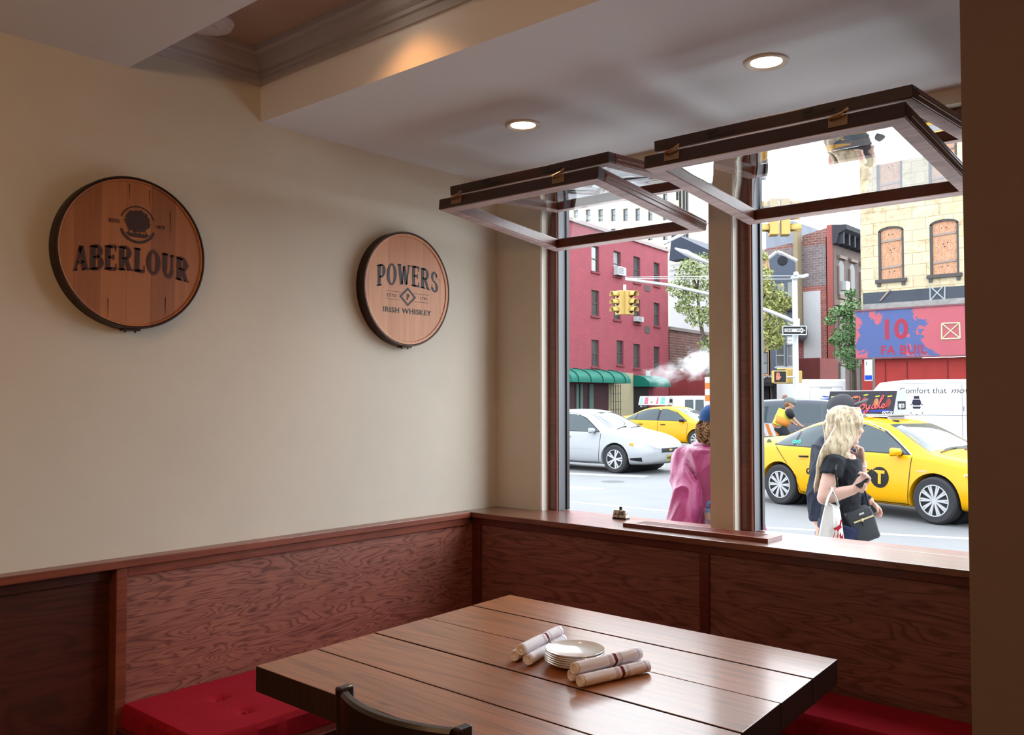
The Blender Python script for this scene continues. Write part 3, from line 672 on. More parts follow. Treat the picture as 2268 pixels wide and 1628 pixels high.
def lerp_tab(tab, x):
    if x <= tab[0][0]: return tab[0][1]
    for (a, va), (b_, vb) in zip(tab, tab[1:]):
        if x <= b_: return va + (vb - va) * (x - a) / (b_ - a)
    return tab[-1][1]
M_tyre = mat('tyre_rubber', ex(66, 66, 70), 0.75); M_rim = mat('wheel_silver', ex(235, 235, 238, 0.28), 0.35, 0.3)
M_dark = mat('car_black_trim', ex(40, 40, 44), 0.4); M_cglass = mat('car_glass', ex(70, 84, 92), 0.04, spec=0.2)
M_chrome = mat('chrome', ex(235, 235, 235, 0.22), 0.25, 0.8); M_lamp = mat('head_lamp', ex(235, 235, 240, 0.3), 0.1, spec=0.3)
M_amber = mat('amber_lens', ex(250, 170, 30), 0.2); M_tail = mat('tail_lens', ex(190, 30, 30), 0.2)
CAMRY = [(-1.03, .38, .60, .78, .58, .84, .48), (-1.0, .27, .77, .86, .73, .98, .60), (-.85, .23, .87, .92, .80, 1.07, .64), (-.5, .19, .905, .95, .84, 1.10, .66), (-.12, .19, .91, .96, .86, 1.12, .66),
         (.32, .18, .91, .965, .87, 1.345, .58), (.7, .18, .91, .965, .87, 1.435, .575), (1.15, .18, .91, .96, .87, 1.465, .58), (1.6, .18, .91, .95, .87, 1.45, .58), (1.92, .18, .91, .945, .865, 1.375, .58),
         (2.28, .18, .91, .935, .86, 1.19, .63), (2.62, .18, .905, .925, .855, 1.005, .70), (2.9, .19, .90, .88, .85, .965, .72), (3.25, .2, .89, .81, .83, .90, .68), (3.5, .21, .85, .74, .78, .82, .60), (3.66, .24, .74, .66, .68, .71, .5), (3.73, .34, .52, .58, .48, .60, .36)]
SUV = [(-.95, .45, .80, 1.0, .78, 1.25, .62), (-.9, .32, .88, 1.05, .84, 1.45, .66), (-.7, .28, .92, 1.08, .88, 1.68, .68), (0, .26, .93, 1.08, .89, 1.74, .68), (1, .26, .93, 1.07, .89, 1.75, .68), (1.7, .26, .93, 1.06, .89, 1.68, .68), (2.2, .26, .93, 1.05, .89, 1.35, .72), (2.5, .26, .92, 1.03, .88, 1.13, .78), (3.1, .28, .91, .98, .85, 1.06, .74), (3.55, .3, .84, .85, .76, .92, .6), (3.65, .42, .6, .7, .5, .74, .4)]
def car_rings(st):
    out = []
    for x, zb, w_, zs, wb, zt, wt in st:
        h = zt - zs
        half = [(0, zb), (w_ * .8, zb), (w_ * .95, zb + .035), (w_, zb + .2), (w_ * 1.0, (zb + zs) / 2 + .07), (wb * 1.015, zs - .06), (wb, zs - .01), (wb - .02, zs + .02 * min(1, h * 4)), (wt + (wb - wt) * .42, zs + h * .58), (wt + .025, zt - min(.055, h * .3)), (wt - .05, zt - .006), (wt * .45, zt + .012), (0, zt + .016)]
        out.append([(x, y, z) for y, z in half] + [(x, -y, z) for y, z in reversed(half[1:-1])])
    return out
class Car:
    def __init__(s, name, base, heading, scale, st, paint, label, cat, wb=2.775, tr=0.335, spokes=10, double=False, group=None):
        s.t = tag(empty(name, base), label, cat, group); s.t.rotation_euler = (0, 0, heading); s.t.scale = (scale,) * 3
        s.st = st; s.wb = wb; s.tr = tr
        o = MB().loft(car_rings(st)).build('body', paint, s.t, local=True); s.body = o; o.parent = None
        md = o.modifiers.new('s', 'SUBSURF'); md.levels = md.render_levels = 3; bake(o)
        cs = []
        for x in (0, wb):
            c = MB().lathe([(tr + .05, -2), (tr + .05, 2)], 40, (x, 0, tr), 'y').build('c', None); cs.append(c)
            md = o.modifiers.new('b', 'BOOLEAN'); md.operation = 'DIFFERENCE'; md.object = c; md.solver = 'EXACT'
        bake(o)
        for c in cs: me = c.data; bpy.data.objects.remove(c); bpy.data.meshes.remove(me)
        bm = bmesh.new(); bm.from_mesh(o.data); s.bvh = BVHTree.FromBMesh(bm); bm.free()
        for p in o.data.polygons: p.use_smooth = True
        o.data.set_sharp_from_angle(angle=R(40)); o.parent = s.t
        for x in (0, wb): MB().lathe([(tr + .045, -.66), (tr + .045, .66)], 32, (x, 0, tr), 'y').build('wheel_well', M_dark, s.t, local=True)
        for x in (0, wb):
            for sg in (-1, 1):
                T = Matrix.Translation((x, sg * .79, tr)) @ Matrix.Rotation(R(90) if sg < 0 else R(-90), 4, 'X')
                ty = MB(T).lathe([(tr * .66, -.11), (tr * .9, -.11), (tr * .985, -.09), (tr, -.05), (tr, .05), (tr * .985, .09), (tr * .9, .112), (tr * .68, .108), (tr * .66, .09)], 48, close=True).build('wheel', M_tyre, s.t, smooth='auto', local=True)
                ty.name = 'wheel'
                q = MB(T); rr = tr * .67
                q.lathe([(rr, .088), (rr, .106), (rr * .93, .104), (rr * .9, .085), (rr * .9, .02), (.001, .02)], 40)
                q.build('rim', M_rim if False else M_dark, ty, local=True, smooth='auto')
                q = MB(T); q.lathe([(rr * 1.0, .100), (rr * 1.0, .109), (rr * .93, .109), (rr * .92, .095)], 40, close=True); q.lathe([(.001, .10), (rr * .2, .10), (rr * .24, .085), (rr * .24, .03)], 20)
                for k in range(spokes):
                    a = 2 * math.pi * k / spokes
                    for da in ((-.17, .17) if double else (-.07, .09)):
                        c1, s1 = math.cos(a + da * .6), math.sin(a + da * .6); c2, s2 = math.cos(a + da), math.sin(a + da); wd = .013 if not double else .02
                        p, q2 = Vector((c1 * rr * .18, s1 * rr * .18, 0)), Vector((c2 * rr * .95, s2 * rr * .95, 0)); n = Vector((-(q2 - p).y, (q2 - p).x, 0)).normalized() * wd
                        q.hexa([p - n + Vector((0, 0, .08)), q2 - n * 1.1 + Vector((0, 0, .085)), q2 + n * 1.1 + Vector((0, 0, .085)), p + n + Vector((0, 0, .08))], [p - n * .8 + Vector((0, 0, .103)), q2 - n * .9 + Vector((0, 0, .105)), q2 + n * .9 + Vector((0, 0, .105)), p + n * .8 + Vector((0, 0, .103))])
                q.build('hub_cap', M_rim, ty, local=True)
    def hit(s, o, d):
        h = s.bvh.ray_cast(Vector(o), Vector(d)); return h[0]
    def side(s, x, z, sg, off=.004):
        h = s.hit((x, sg * 3, z), (0, -sg, 0)); return Vector((x, (h.y if h else sg * .6) + sg * off, z))
    def top(s, x, y, off=.004):
        h = s.hit((x, y, 4), (0, 0, -1)); return Vector((x, y, (h.z if h else 1) + off))
    def front(s, y, z, sg=1, off=.004):
        h = s.hit((sg * 9, y, z), (-sg, 0, 0)); return Vector(((h.x if h else 3.5) + sg * off, y, z))
    def patch_side(s, name, m, x0, x1, lo, hi, sgs=(-1, 1), nx=14, nz=6, off=.004, parent=None):
        for sg in sgs:
            w = MB(); g = []
            for i in range(nx + 1):
                x = x0 + (x1 - x0) * i / nx; a, b_ = lerp_tab(lo, x), lerp_tab(hi, x)
                g.append([w.v(s.side(x, a + (b_ - a) * j / nz, sg, off)) for j in range(nz + 1)])
            for i in range(nx):
                for j in range(nz): w.f([g[i][j], g[i + 1][j], g[i + 1][j + 1], g[i][j + 1]])
            w.build(name, m, parent or s.t, smooth=True, local=True)
    def patch_top(s, name, m, xa, ya, xb, yb, n=12, off=.004):
        """screen from base line x = xa (half width ya) to top line x = xb (half width yb)"""
        w = MB(); g = []
        for i in range(n + 1):
            v = i / n; row = []
            for j in range(n + 1):
                u = 2 * j / n - 1; hw = ya + (yb - ya) * v; x = xa + (xb - xa) * v - (.06 if xa > xb else -.04) * u * u
                row.append(w.v(s.top(x, u * hw, off)))
            g.append(row)
        for i in range(n):
            for j in range(n): w.f([g[i][j], g[i + 1][j], g[i + 1][j + 1], g[i][j + 1]])
        return w.build(name, m, s.t, smooth=True, local=True)
    def seam(s, pts, sg, wd=.006, m=None, name='door_seam'):
        w = MB(); fine = []
        for (xa, za), (xb, zb) in zip(pts, pts[1:]):
            for k in range(8): fine.append((xa + (xb - xa) * k / 8, za + (zb - za) * k / 8))
        fine.append(pts[-1]); rows = []
        for i, (x, z) in enumerate(fine):
            a, b_ = fine[max(0, i - 1)], fine[min(len(fine) - 1, i + 1)]; d = Vector((b_[0] - a[0], b_[1] - a[1])).normalized(); n = Vector((-d.y, d.x)) * wd
            rows.append((w.v(s.side(x - n.x, z - n.y, sg, .003)), w.v(s.side(x + n.x, z + n.y, sg, .003))))
        for a, b_ in zip(rows, rows[1:]): w.f([a[0], b_[0], b_[1], a[1]])
        return w.build(name, m or M_dark, s.t, local=True)
    def text_side(s, txt, x, z, size, sg, m, **kw):
        vs, fs = text_mesh(txt, size, **kw); w = MB()
        q = [w.v(s.side(x + (vx if sg < 0 else -vx), z + vy, sg, .009)) for vx, vy in vs]
        for f in fs: w.f([q[i] for i in f])
        return w.build('lettering', m, s.t, local=True)
def sedan_trim(c, paint, handles=M_dark):
    lo = [(-.14, 1.0), (2.33, .965)]; hi = [(-.14, 1.005), (.06, 1.15), (.3, 1.265), (.65, 1.355), (1.1, 1.39), (1.5, 1.375), (1.85, 1.27), (2.33, .97)]
    c.patch_side('window', M_cglass, -.12, .26, lo, hi); c.patch_side('window', M_cglass, .30, 1.17, lo, hi); c.patch_side('window', M_cglass, 1.25, 2.31, lo, hi)
    c.patch_side('window_surround', M_dark, -.16, 2.38, [(-.16, .985), (2.38, .95)], [(-.16, 1.01), (.06, 1.17), (.3, 1.29), (.65, 1.38), (1.1, 1.413), (1.5, 1.40), (1.85, 1.29), (2.38, .965)], off=.001, nx=24)
    c.patch_top('windshield', M_cglass, 2.66, .70, 1.90, .52); c.patch_top('rear_window', M_cglass, -.14, .62, .42, .48)
    for sg in (-1, 1):
        c.seam([(2.42, .93), (2.40, .6), (2.36, .24), (1.24, .23), (1.22, .6), (1.22, .96)], sg); c.seam([(1.22, .23), (.42, .25), (.36, .5), (.05, .82), (-.1, .97)], sg)
        for x in (1.35, .42):
            p = c.side(x + .1, .83, sg, .03); MB().tube([(x, p.y - sg * .025, .83), (x + .03, p.y, .832), (x + .15, p.y, .835), (x + .18, p.y - sg * .025, .835)], .014, 8).build('handle', handles, c.t, smooth=True, local=True)
        p = c.side(2.22, .98, sg, .12)
        MB().loft([[(2.22 + a * .055 * f, p.y + sg * (dy), .985 + b_ * .07 * f) for a, b_ in ((-1, -.8), (1, -.6), (1.3, .2), (.9, .8), (-.9, .95))] for dy, f in ((-.085, .6), (-.05, 1), (.05, 1.05), (.1, .75))]).build('mirror', paint, c.t, local=True, bevel=.012, smooth='auto')
        MB().tube([(2.25, p.y - sg * .14, .96), (2.23, p.y - sg * .06, .965)], .03, 8).build('mirror_stalk', M_dark, c.t, local=True)
    c.patch_side('head_lamp', M_lamp, 3.20, 3.58, [(3.2, .70), (3.4, .62), (3.58, .60)], [(3.2, .735), (3.4, .745), (3.58, .70)], nx=8, nz=4)
    c.patch_side('side_marker', M_amber, 3.22, 3.34, [(3.22, .69), (3.34, .65)], [(3.22, .72), (3.34, .72)], nx=3, nz=2, off=.008)
    c.patch_side('tail_lamp', M_tail, -.97, -.70, [(-.97, .80), (-.7, .86)], [(-.97, .95), (-.7, .98)], nx=6, nz=3)
    w = MB(); g = [[w.v(c.front(y * .36 / 4, .50 + .10 * j / 3)) for j in range(4)] for y in range(-4, 5)]
    for i in range(8):
        for j in range(3): w.f([g[i][j], g[i + 1][j], g[i + 1][j + 1], g[i][j + 1]])
    w.build('grille', M_dark, c.t, local=True)
    for sg in (-1, 1):
        q = [c.top(2.68 + .04 * k, sg * (.05 + .13 * k), .012) for k in range(5)]; q = [c.top(2.72 - .02 * k, -.62 + .6 * (sg > 0) + .11 * k, .014) for k in range(6)]
        MB().tube(q, .009, 6).build('wiper', M_dark, c.t, local=True)
def place(pr, pf, wb, near_y, sg=-1):
    """base, heading, scale so that the near-side wheels stand on two ground points"""
    b_ = gnd(*pf); a = min((gnd(pr[0], pr[1] + k * .5) for k in range(-60, 60)), key=lambda q: abs((q - b_).length - wb))
    d = (b_ - a); sc = 1.0; d.normalize(); n = Vector((-d.y, d.x, 0))
    return a - n * near_y * sc * sg, math.atan2(d.y, d.x), sc
M_yel = mat('taxi_yellow', ex(255, 184, 4, 0.34), 0.3, spec=0.16)
# ---- the near taxi
base, hd, sc = place((1736, 1111), (2080, 1161), 2.775, .79)
c = Car('taxi', base, hd, sc, CAMRY, M_yel, 'yellow taxi with lit movie poster on its roof, nearest car at the right window', 'taxi')
TAXI = c; sedan_trim(c, M_yel)
c.seam([(-.13, 1.02), (.3, 1.30), (.65, 1.39), (1.1, 1.423), (1.5, 1.41), (1.88, 1.285), (2.40, .955)], -1, .007, M_chrome, 'window_trim')
M_blk = mat('decal_black', ex(30, 28, 28), 0.5)
w = MB(); cxx, czz = 1.92, .60; ring = [w.v(c.side(cxx, czz, -1, .006))] + [w.v(c.side(cxx + .155 * math.cos(a), czz + .155 * math.sin(a), -1, .006)) for a in (2 * math.pi * k / 32 for k in range(32))]
for k in range(32): w.f([ring[0], ring[1 + k], ring[1 + (k + 1) % 32]])
w.build('round_badge', M_blk, c.t, local=True)
c.text_side('T', cxx, czz - .085, .26, -1, M_yel, align='CENTER', bold=.012); c.text_side('NYC', 1.52, .63, .11, -1, M_blk, bold=.004); c.text_side('HYBRID', 2.52, .72, .045, -1, M_chrome)
w = MB(); ring = [w.v(c.side(.62 + .05 * math.cos(a), .60 + .05 * math.sin(a), -1, .006)) for a in (2 * math.pi * k / 20 for k in range(20))]; w.f(ring); w.build('round_badge', M_blk, c.t, local=True)
w = MB(); w.poly([c.side(.615 + x, .58 + z, -1, .010) for x, z in ((0, 0), (.012, 0), (.016, .03), (.03, .045), (.024, .05), (.01, .04), (-.004, .045), (-.012, .03))]); w.build('badge_figure', M_yel, c.t, local=True)
c.text_side('curb', .20, 1.035, .10, -1, mat('sticker_teal', ex(70, 225, 190), 0.5), bold=.004)
MB().lathe([(.001, .02), (.05, .018), (.06, .0)], 20, c.top(1.75, -.25, -.002)).build('roof_cap', M_dark, c.t, smooth='auto', local=True)
MB().ball(c.top(1.42, -.42, .01), (.05, .025, .03)).build('roof_marker', M_amber, c.t, smooth=True, local=True)
w = MB(); [w.lathe([(.001, .0), (.055, .0)], 16, c.side(-.32, 1.02, -1, .003), 'y')]; w.build('fuel_badge', mat('badge_grey', ex(150, 170, 120), .4), c.t, local=True)
# roof advert
def topper(c, x0, x1, ad, zb=1.50, h=.40, lab='roof_sign'):
    """long tent-shaped advert box standing on the roof"""
    hw, ht = .22, .10
    f = MB(); f.hexa([(x0, -hw, zb), (x1, -hw, zb), (x1, hw, zb), (x0, hw, zb)], [(x0, -ht, zb + h), (x1, -ht, zb + h), (x1, ht, zb + h), (x0, ht, zb + h)])
    for x in (x0 + .1, x1 - .1): f.box((x - .03, -hw + .03, 1.42), (x + .03, hw - .03, zb - .001))
    o = f.build(lab, mat('roof_sign_shell', ex(215, 220, 225), .4), c.t, bevel=.015, local=True)
    T = plane_m((x0, -hw - .004, zb), (1, 0, 0), (0, hw - ht, h)); ad(T, x1 - x0, math.hypot(h, hw - ht), o)
    w = MB(); M2 = plane_m((x1 + .002, -.10, zb + .10), (0, 1, 0), (0, 0, 1)); w.b.faces.new([w.v(M2 @ Vector(p)) for p in ((0, 0, 0), (.2, 0, 0), (.2, .13, 0), (0, .13, 0))]); w.build('number_plate', M_blk, o, local=True)
    return o
def pl(w, M, pts, z=0.0): w.poly([M @ Vector((x, y, z)) for x, y in pts])
def ad_movie(M, L, H, o):
    w = MB(); pl(w, M, [(.0, .03), (L, .03), (L, H - .01), (0, H - .01)], .002); w.build('poster', mat('poster_black', ex(34, 26, 44), .35), o, local=True)
    blob = [(.07, .20, 90, 50, 40), (.32, .2, 70, 40, 90), (.52, .19, 110, 40, 60), (.70, .23, 170, 70, 70), (.92, .21, 200, 120, 70), (1.14, .21, 150, 50, 40)]
    for i, (x, y, r_, g_, b_) in enumerate(blob):
        w = MB(); pl(w, M, [(x + .045 * math.cos(a), y + .075 * math.sin(a)) for a in (2 * math.pi * k / 16 for k in range(16))], .003); w.build('portrait', mat('portrait_%d' % i, ex(r_, g_, b_), .5, var=.5, vs=14), o, local=True)
        w = MB(); pl(w, M, [(x - .03, y + .095), (x + .05, y + .105), (x + .05, y + .125), (x - .03, y + .115)], .004); w.build('name_bar', mat('poster_yellow', ex(210, 205, 50), .5), o, local=True)
    w = MB(); pl(w, M, [(.62, .055), (1.2, .07), (1.2, .10), (.62, .08)], .003); w.build('band', mat('poster_blue', ex(40, 50, 180), .5), o, local=True)
    neon = mat('neon_pink', ex(255, 92, 92, 0.42), .4)
    w = MB()
    def strk(pts, r=.0085): w.tube([M @ Vector((x, y, .008)) for x, y in pts], r, 6)
    def curve(pts, n=6):
        out = []
        P = [pts[0]] + pts + [pts[-1]]
        for i in range(1, len(P) - 2):
            for k in range(n):
                t = k / n; f = lambda a, b_, c_, d_: .5 * (2 * b_ + (c_ - a) * t + (2 * a - 5 * b_ + 4 * c_ - d_) * t * t + (3 * b_ - a - 3 * c_ + d_) * t ** 3)
                out.append((f(P[i - 1][0], P[i][0], P[i + 1][0], P[i + 2][0]), f(P[i - 1][1], P[i][1], P[i + 1][1], P[i + 2][1])))
        return out + [pts[-1]]
    strk(curve([(.46, .30), (.52, .16), (.47, .06)])); strk(curve([(.40, .22), (.50, .31), (.61, .30), (.60, .22), (.51, .18), (.57, .13), (.63, .045)]))
    strk(curve([(.70, .175), (.65, .15), (.66, .10), (.71, .105), (.73, .15), (.70, .175)])); strk(curve([(.73, .16), (.76, .17), (.765, .12), (.80, .11), (.83, .17), (.80, .08), (.76, .03), (.74, .06), (.84, .12)]))
    strk(curve([(.915, .18), (.875, .165), (.87, .115), (.91, .12), (.93, .18), (.93, .125), (.96, .13), (1.02, .25), (1.05, .32), (1.02, .32), (.99, .2), (1.0, .13), (1.05, .14), (1.09, .175), (1.06, .19), (1.04, .15), (1.07, .125), (1.13, .16)]))
    w.build('lettering', neon, o, smooth=True, local=True)
    w = MB(); put_text(w, 'OCT.12', M @ Matrix.Translation((L - .2, .022 + .012, .006)), .055, bold=.002, shear=.2); put_text(w, 'BA', M @ Matrix.Translation((.01, .05, .006)), .06, bold=.002)
    w.build('lettering', mat('poster_white', ex(250, 250, 250, .32), .4), o, local=True)
    w = MB(); put_text(w, '8J33', plane_m((L + (M.translation.x) + .006, -.085, M.translation.z + .13), (0, 1, 0), (0, 0, 1)), .085, bold=.003); w.build('lettering', MC['poster_white'], o, local=True)
topper(c, .42, 1.68, ad_movie)
# ---- silver sedan seen from its front right quarter
M_sil = mat('sedan_silver', ex(214, 217, 224, 0.26), 0.3, spec=0.2)
IMP = [(x * 1.02, zb, w_, zs * 1.02, wb, zt * 1.015, wt) for x, zb, w_, zs, wb, zt, wt in CAMRY]
pf = gnd(1366, 1048); base = pf + Vector((-2.83, .80, 0))
c = Car('sedan', base, 0.0, 1.0, IMP, M_sil, 'silver sedan at the left window, nearest car there', 'car', wb=2.83, tr=.335, spokes=5, double=True)
sedan_trim(c, M_sil, M_sil)
c.seam([(-.7, .56), (2.35, .56)], -1, .012, M_chrome, 'side_trim')
c.patch_side('bumper_vent', M_dark, 3.25, 3.55, [(3.25, .33), (3.55, .30)], [(3.25, .37), (3.55, .40)], sgs=(-1,), nx=5, nz=2)
w = MB(); q = [c.front(y, z, 1, .012) for y, z in ((-.16, .30), (.16, .30), (.16, .44), (-.16, .44))]; w.poly(q); w.build('licence_plate', mat('plate_yellow', ex(225, 215, 120), .5), c.t, local=True)
w = MB(); put_text(w, 'HPEY', plane_m(c.front(-.13, .335, 1, .02), (0, 1, 0), (0, 0, 1)), .09, bold=.002); w.build('lettering', M_blk, c.t, local=True)
w = MB(); w.poly([c.front(y, z, 1, .016) for y, z in ((-.08, .545), (-.03, .53), (.03, .53), (.08, .545), (.08, .565), (.03, .58), (-.03, .58), (-.08, .565))]); w.build('front_badge', mat('badge_gold', ex(210, 180, 110), .3, .5), c.t, local=True)
# ---- second taxi behind it
pf = gnd(1546, 996); base = pf + Vector((-2.775, .80, 0))
M_yel2 = M_yel
c = Car('taxi', base, 0.0, 1.0, CAMRY, M_yel2, 'yellow taxi behind the silver sedan, white advert box on its roof', 'taxi')
sedan_trim(c, M_dark)
def ad_white(M, L, H, o):
    w = MB(); pl(w, M, [(.01, .02), (L - .01, .02), (L - .01, H - .02), (.01, H - .02)], .002); w.build('poster', mat('poster_paper', ex(245, 245, 245, .32), .5), o, local=True)
    for x0, x1, cc in ((.05, .2, (150, 215, 205)), (.24, .42, (225, 110, 130)), (.75, .85, (225, 110, 130)), (.92, 1.12, (120, 200, 185))):
        w = MB(); pl(w, M, [(x0, .04), (x1, .04), (x1 - .03, H - .04), (x0 + .01, H - .04)], .004); w.build('panel', mat('poster_tint_%d' % cc[1], ex(*cc), .5, var=.25, vs=20), o, local=True)
    w = MB(); pl(w, M, [(.52, .10), (.60, .10), (.60, .15), (.56, .13), (.52, .15)], .004); w.build('panel', M_blk, o, local=True)
topper(c, -.02, 1.24, ad_white, h=.33)
# ---- dark grey suv behind the cyclist
M_gry = mat('suv_grey', ex(88, 92, 104), .3, spec=.2)
c = Car('suv', Vector((*at(1722, 880, 25).xy, ROAD)), R(22), 1.0, SUV, M_gry, 'dark grey suv behind the cyclist and the near taxi', 'car', wb=2.7, tr=.36)
c.patch_side('window', M_cglass, -.55, .3, [(-.6, 1.12), (.4, 1.12)], [(-.6, 1.5), (0, 1.58), (.4, 1.6)]); c.patch_side('window', M_cglass, .38, 1.15, [(.4, 1.12), (2, 1.1)], [(.4, 1.6), (1.2, 1.6)]); c.patch_side('window', M_cglass, 1.22, 2.2, [(1, 1.12), (2.3, 1.1)], [(1.2, 1.6), (1.6, 1.54), (2.2, 1.14)])
w = MB(); g = [[w.v(c.front(y * .6 / 4 * (1 - .06 * j), 1.12 + .11 * j, -1, .006)) for j in range(5)] for y in range(-4, 5)]
for i in range(8):
    for j in range(4): w.f([g[i][j], g[i + 1][j], g[i + 1][j + 1], g[i][j + 1]])
w.build('rear_window', M_cglass, c.t, local=True)
w = MB(); w.poly([c.front(y, z, -1, .012) for y, z in ((-.22, .78), (.22, .78), (.22, .92), (-.22, .92))]); w.build('licence_plate', mat('plate_white', ex(235, 235, 235), .5), c.t, local=True)
for sg in (-1, 1):
    MB().tube([c.side(2.25, 1.12, sg, .0), c.side(2.25, 1.14, sg, .14), c.side(2.25, 1.16, sg, .22)], [.03, .08, .07], 8).build('mirror', M_gry, c.t, local=True)
    w = MB(); w.box((-.93, sg * .62 - .08, .95), (-.88, sg * .62 + .12, 1.2)); w.build('tail_lamp', M_tail, c.t, local=True)

# ---------------------------------------------------------------- vans and mail truck
def boxy(name, base, hd, L, W, prof, m, label, cat, tr=.36, wheels=(.9, .78)):
    """van body: side profile (x, z) extruded across its width, softly bevelled, on four wheels"""
    t = tag(empty(name, base), label, cat); t.rotation_euler = (0, 0, hd)
    w = MB(); w.prism([(x, -W / 2, z) for x, z in prof], (0, W, 0)); w.build('body', m, t, bevel=.07, seg=3, smooth='auto', local=True, angle=20)
    for x in (wheels[0], L * wheels[1]):
        for sg in (-1, 1):
            MB().lathe([(.001, -.11), (tr * .98, -.11), (tr, -.08), (tr, .08), (tr * .96, .112), (tr * .62, .10), (tr * .6, .08), (.001, .08)], 28, (x, sg * (W / 2 - .1), tr), 'y').build('wheel', M_tyre, t, smooth='auto', local=True)
    return t
M_white = mat('van_white', ex(250, 250, 253, .36), .4)
p = at(1898, 880, 30.5); base = Vector((p.x, p.y + 1.0, ROAD))
t = boxy('van', base, 0.0, 6.6, 2.0, [(0, .3), (6.6, .3), (6.6, 2.28), (5.8, 2.36), (1.6, 2.37), (.75, 2.28), (.3, 1.75), (-.25, 1.35), (-.75, 1.2), (-.85, .8), (-.8, .3)], M_white, 'white van with comfort slogan and office chair picture on its side', 'van', .36, (.0, .8))
F = -1.004
w = MB(); w.poly([(.42, F, 1.85), (.9, F, 1.9), (.9, F, 1.35), (-.05, F, 1.35)]); w.build('window', M_cglass, t, local=True)
vx = lambda px: ony(px, 880, base.y - 1.0).x - base.x
w = MB(); put_text(w, 'Comfort that', Matrix.Translation((vx(1993), F, ony(2040, 871, base.y - 1).z - ROAD)) @ Matrix.Rotation(R(90), 4, 'X'), .27, width=vx(2097) - vx(1993)); put_text(w, 'moves', Matrix.Translation((vx(2106), F, ony(2040, 871, base.y - 1).z - ROAD)) @ Matrix.Rotation(R(90), 4, 'X'), .27, shear=.3, sx=1.1)
w.build('lettering', mat('van_grey_text', ex(78, 76, 80), .5), t, local=True)
w = MB(); ox = vx(2030); oz = ony(2030, 895, base.y - 1).z - ROAD
for q in ([(-.07, .23), (.07, .23), (.08, .15), (-.08, .15)], [(-.10, .13), (.10, .13), (.13, .02), (.09, -.04), (-.09, -.04), (-.13, .02)], [(-.12, -.07), (.12, -.07), (.09, -.13), (-.09, -.13)], [(-.17, 0), (-.12, 0), (-.12, -.02), (-.17, -.02)], [(.12, 0), (.17, 0), (.17, -.02), (.12, -.02)], [(-.17, -.24), (-.14, -.24), (-.14, -.27), (-.17, -.27)], [(.14, -.24), (.17, -.24), (.17, -.27), (.14, -.27)], [(-.015, -.28), (.015, -.28), (.015, -.31), (-.015, -.31)]): w.poly([(ox + x * 1.15, F, oz + z * 1.15) for x, z in q])
w.build('chair_picture', mat('van_navy_print', ex(50, 48, 72), .5), t, local=True)
w = MB(); sx_ = vx(2131)
for a, b_ in (((sx_ - .008, .5), (sx_ + .008, 2.2)), ((.9, 1.2), (6.5, 1.215)), ((.9, 2.24), (6.5, 2.25)), ((sx_ + .02, 1.35), (sx_ + .06, 1.5))): w.poly([(a[0], F, a[1]), (b_[0], F, a[1]), (b_[0], F, b_[1]), (a[0], F, b_[1])])
w.build('panel_seam', mat('seam_grey', ex(160, 162, 170), .5), t, local=True)
# mail truck, seen from behind
a, b_ = at(1782, 880, 43), at(1876, 880, 43); W = (b_ - a).length; d = (b_ - a).normalized(); hd = math.atan2(d.y, d.x)
t = tag(empty('mail_truck', Vector((*((a + b_) / 2).xy, ROAD))), 'white postal truck with blue eagle mark behind the dark suv', 'truck'); t.rotation_euler = (0, 0, hd)
MB().box((-W / 2, 0, .45), (W / 2, 4.6, 2.66)).build('body', M_white, t, bevel=.10, seg=3, smooth='auto', local=True)
for sx_ in (-1, 1):
    for y in (.9, 3.6): MB().lathe([(.001, -.1), (.36, -.1), (.38, 0), (.36, .1), (.001, .1)], 24, (sx_ * (W / 2 - .14), y, .38), 'x').build('wheel', M_tyre, t, local=True)
w = MB()
for q in ((-.78, 2.28, .80, 2.30), (-.79, .6, -.775, 2.3), (.785, .6, .80, 2.3), (-.3, 2.22, .3, 2.26)): w.poly([(q[0], -.004, q[1]), (q[2], -.004, q[1]), (q[2], -.004, q[3]), (q[0], -.004, q[3])])
w.build('door_seam', MC['seam_grey'], t, local=True)
w = MB(); w.poly([(-.40, -.006, 1.30), (.05, -.006, 1.36), (.5, -.006, 1.62), (.5, -.006, 1.75), (-.28, -.006, 1.72)]); w.poly([(-.22, -.006, 1.86), (.5, -.006, 1.80), (.5, -.006, 1.76), (-.1, -.006, 1.80)]); w.build('eagle_mark', mat('postal_blue', ex(20, 80, 220), .5), t, local=True)
w = MB(); w.poly([(-.95, -.006, 1.03), (.95, -.006, 1.03), (.95, -.006, 1.055), (-.95, -.006, 1.055)]); w.build('stripe', mat('postal_red', ex(200, 60, 80), .5), t, local=True)
w = MB(); w.poly([(-.95, -.006, .97), (.95, -.006, .97), (.95, -.006, .995), (-.95, -.006, .995)]); w.build('stripe', MC['postal_blue'], t, local=True)
for z in (1.26, 1.44): MB().lathe([(.001, -.02), (.055, -.02), (.06, 0)], 14, (-.9, 0, z), 'y').build('tail_lamp', mat('dark_red_lens', ex(80, 30, 30), .4), t, local=True)
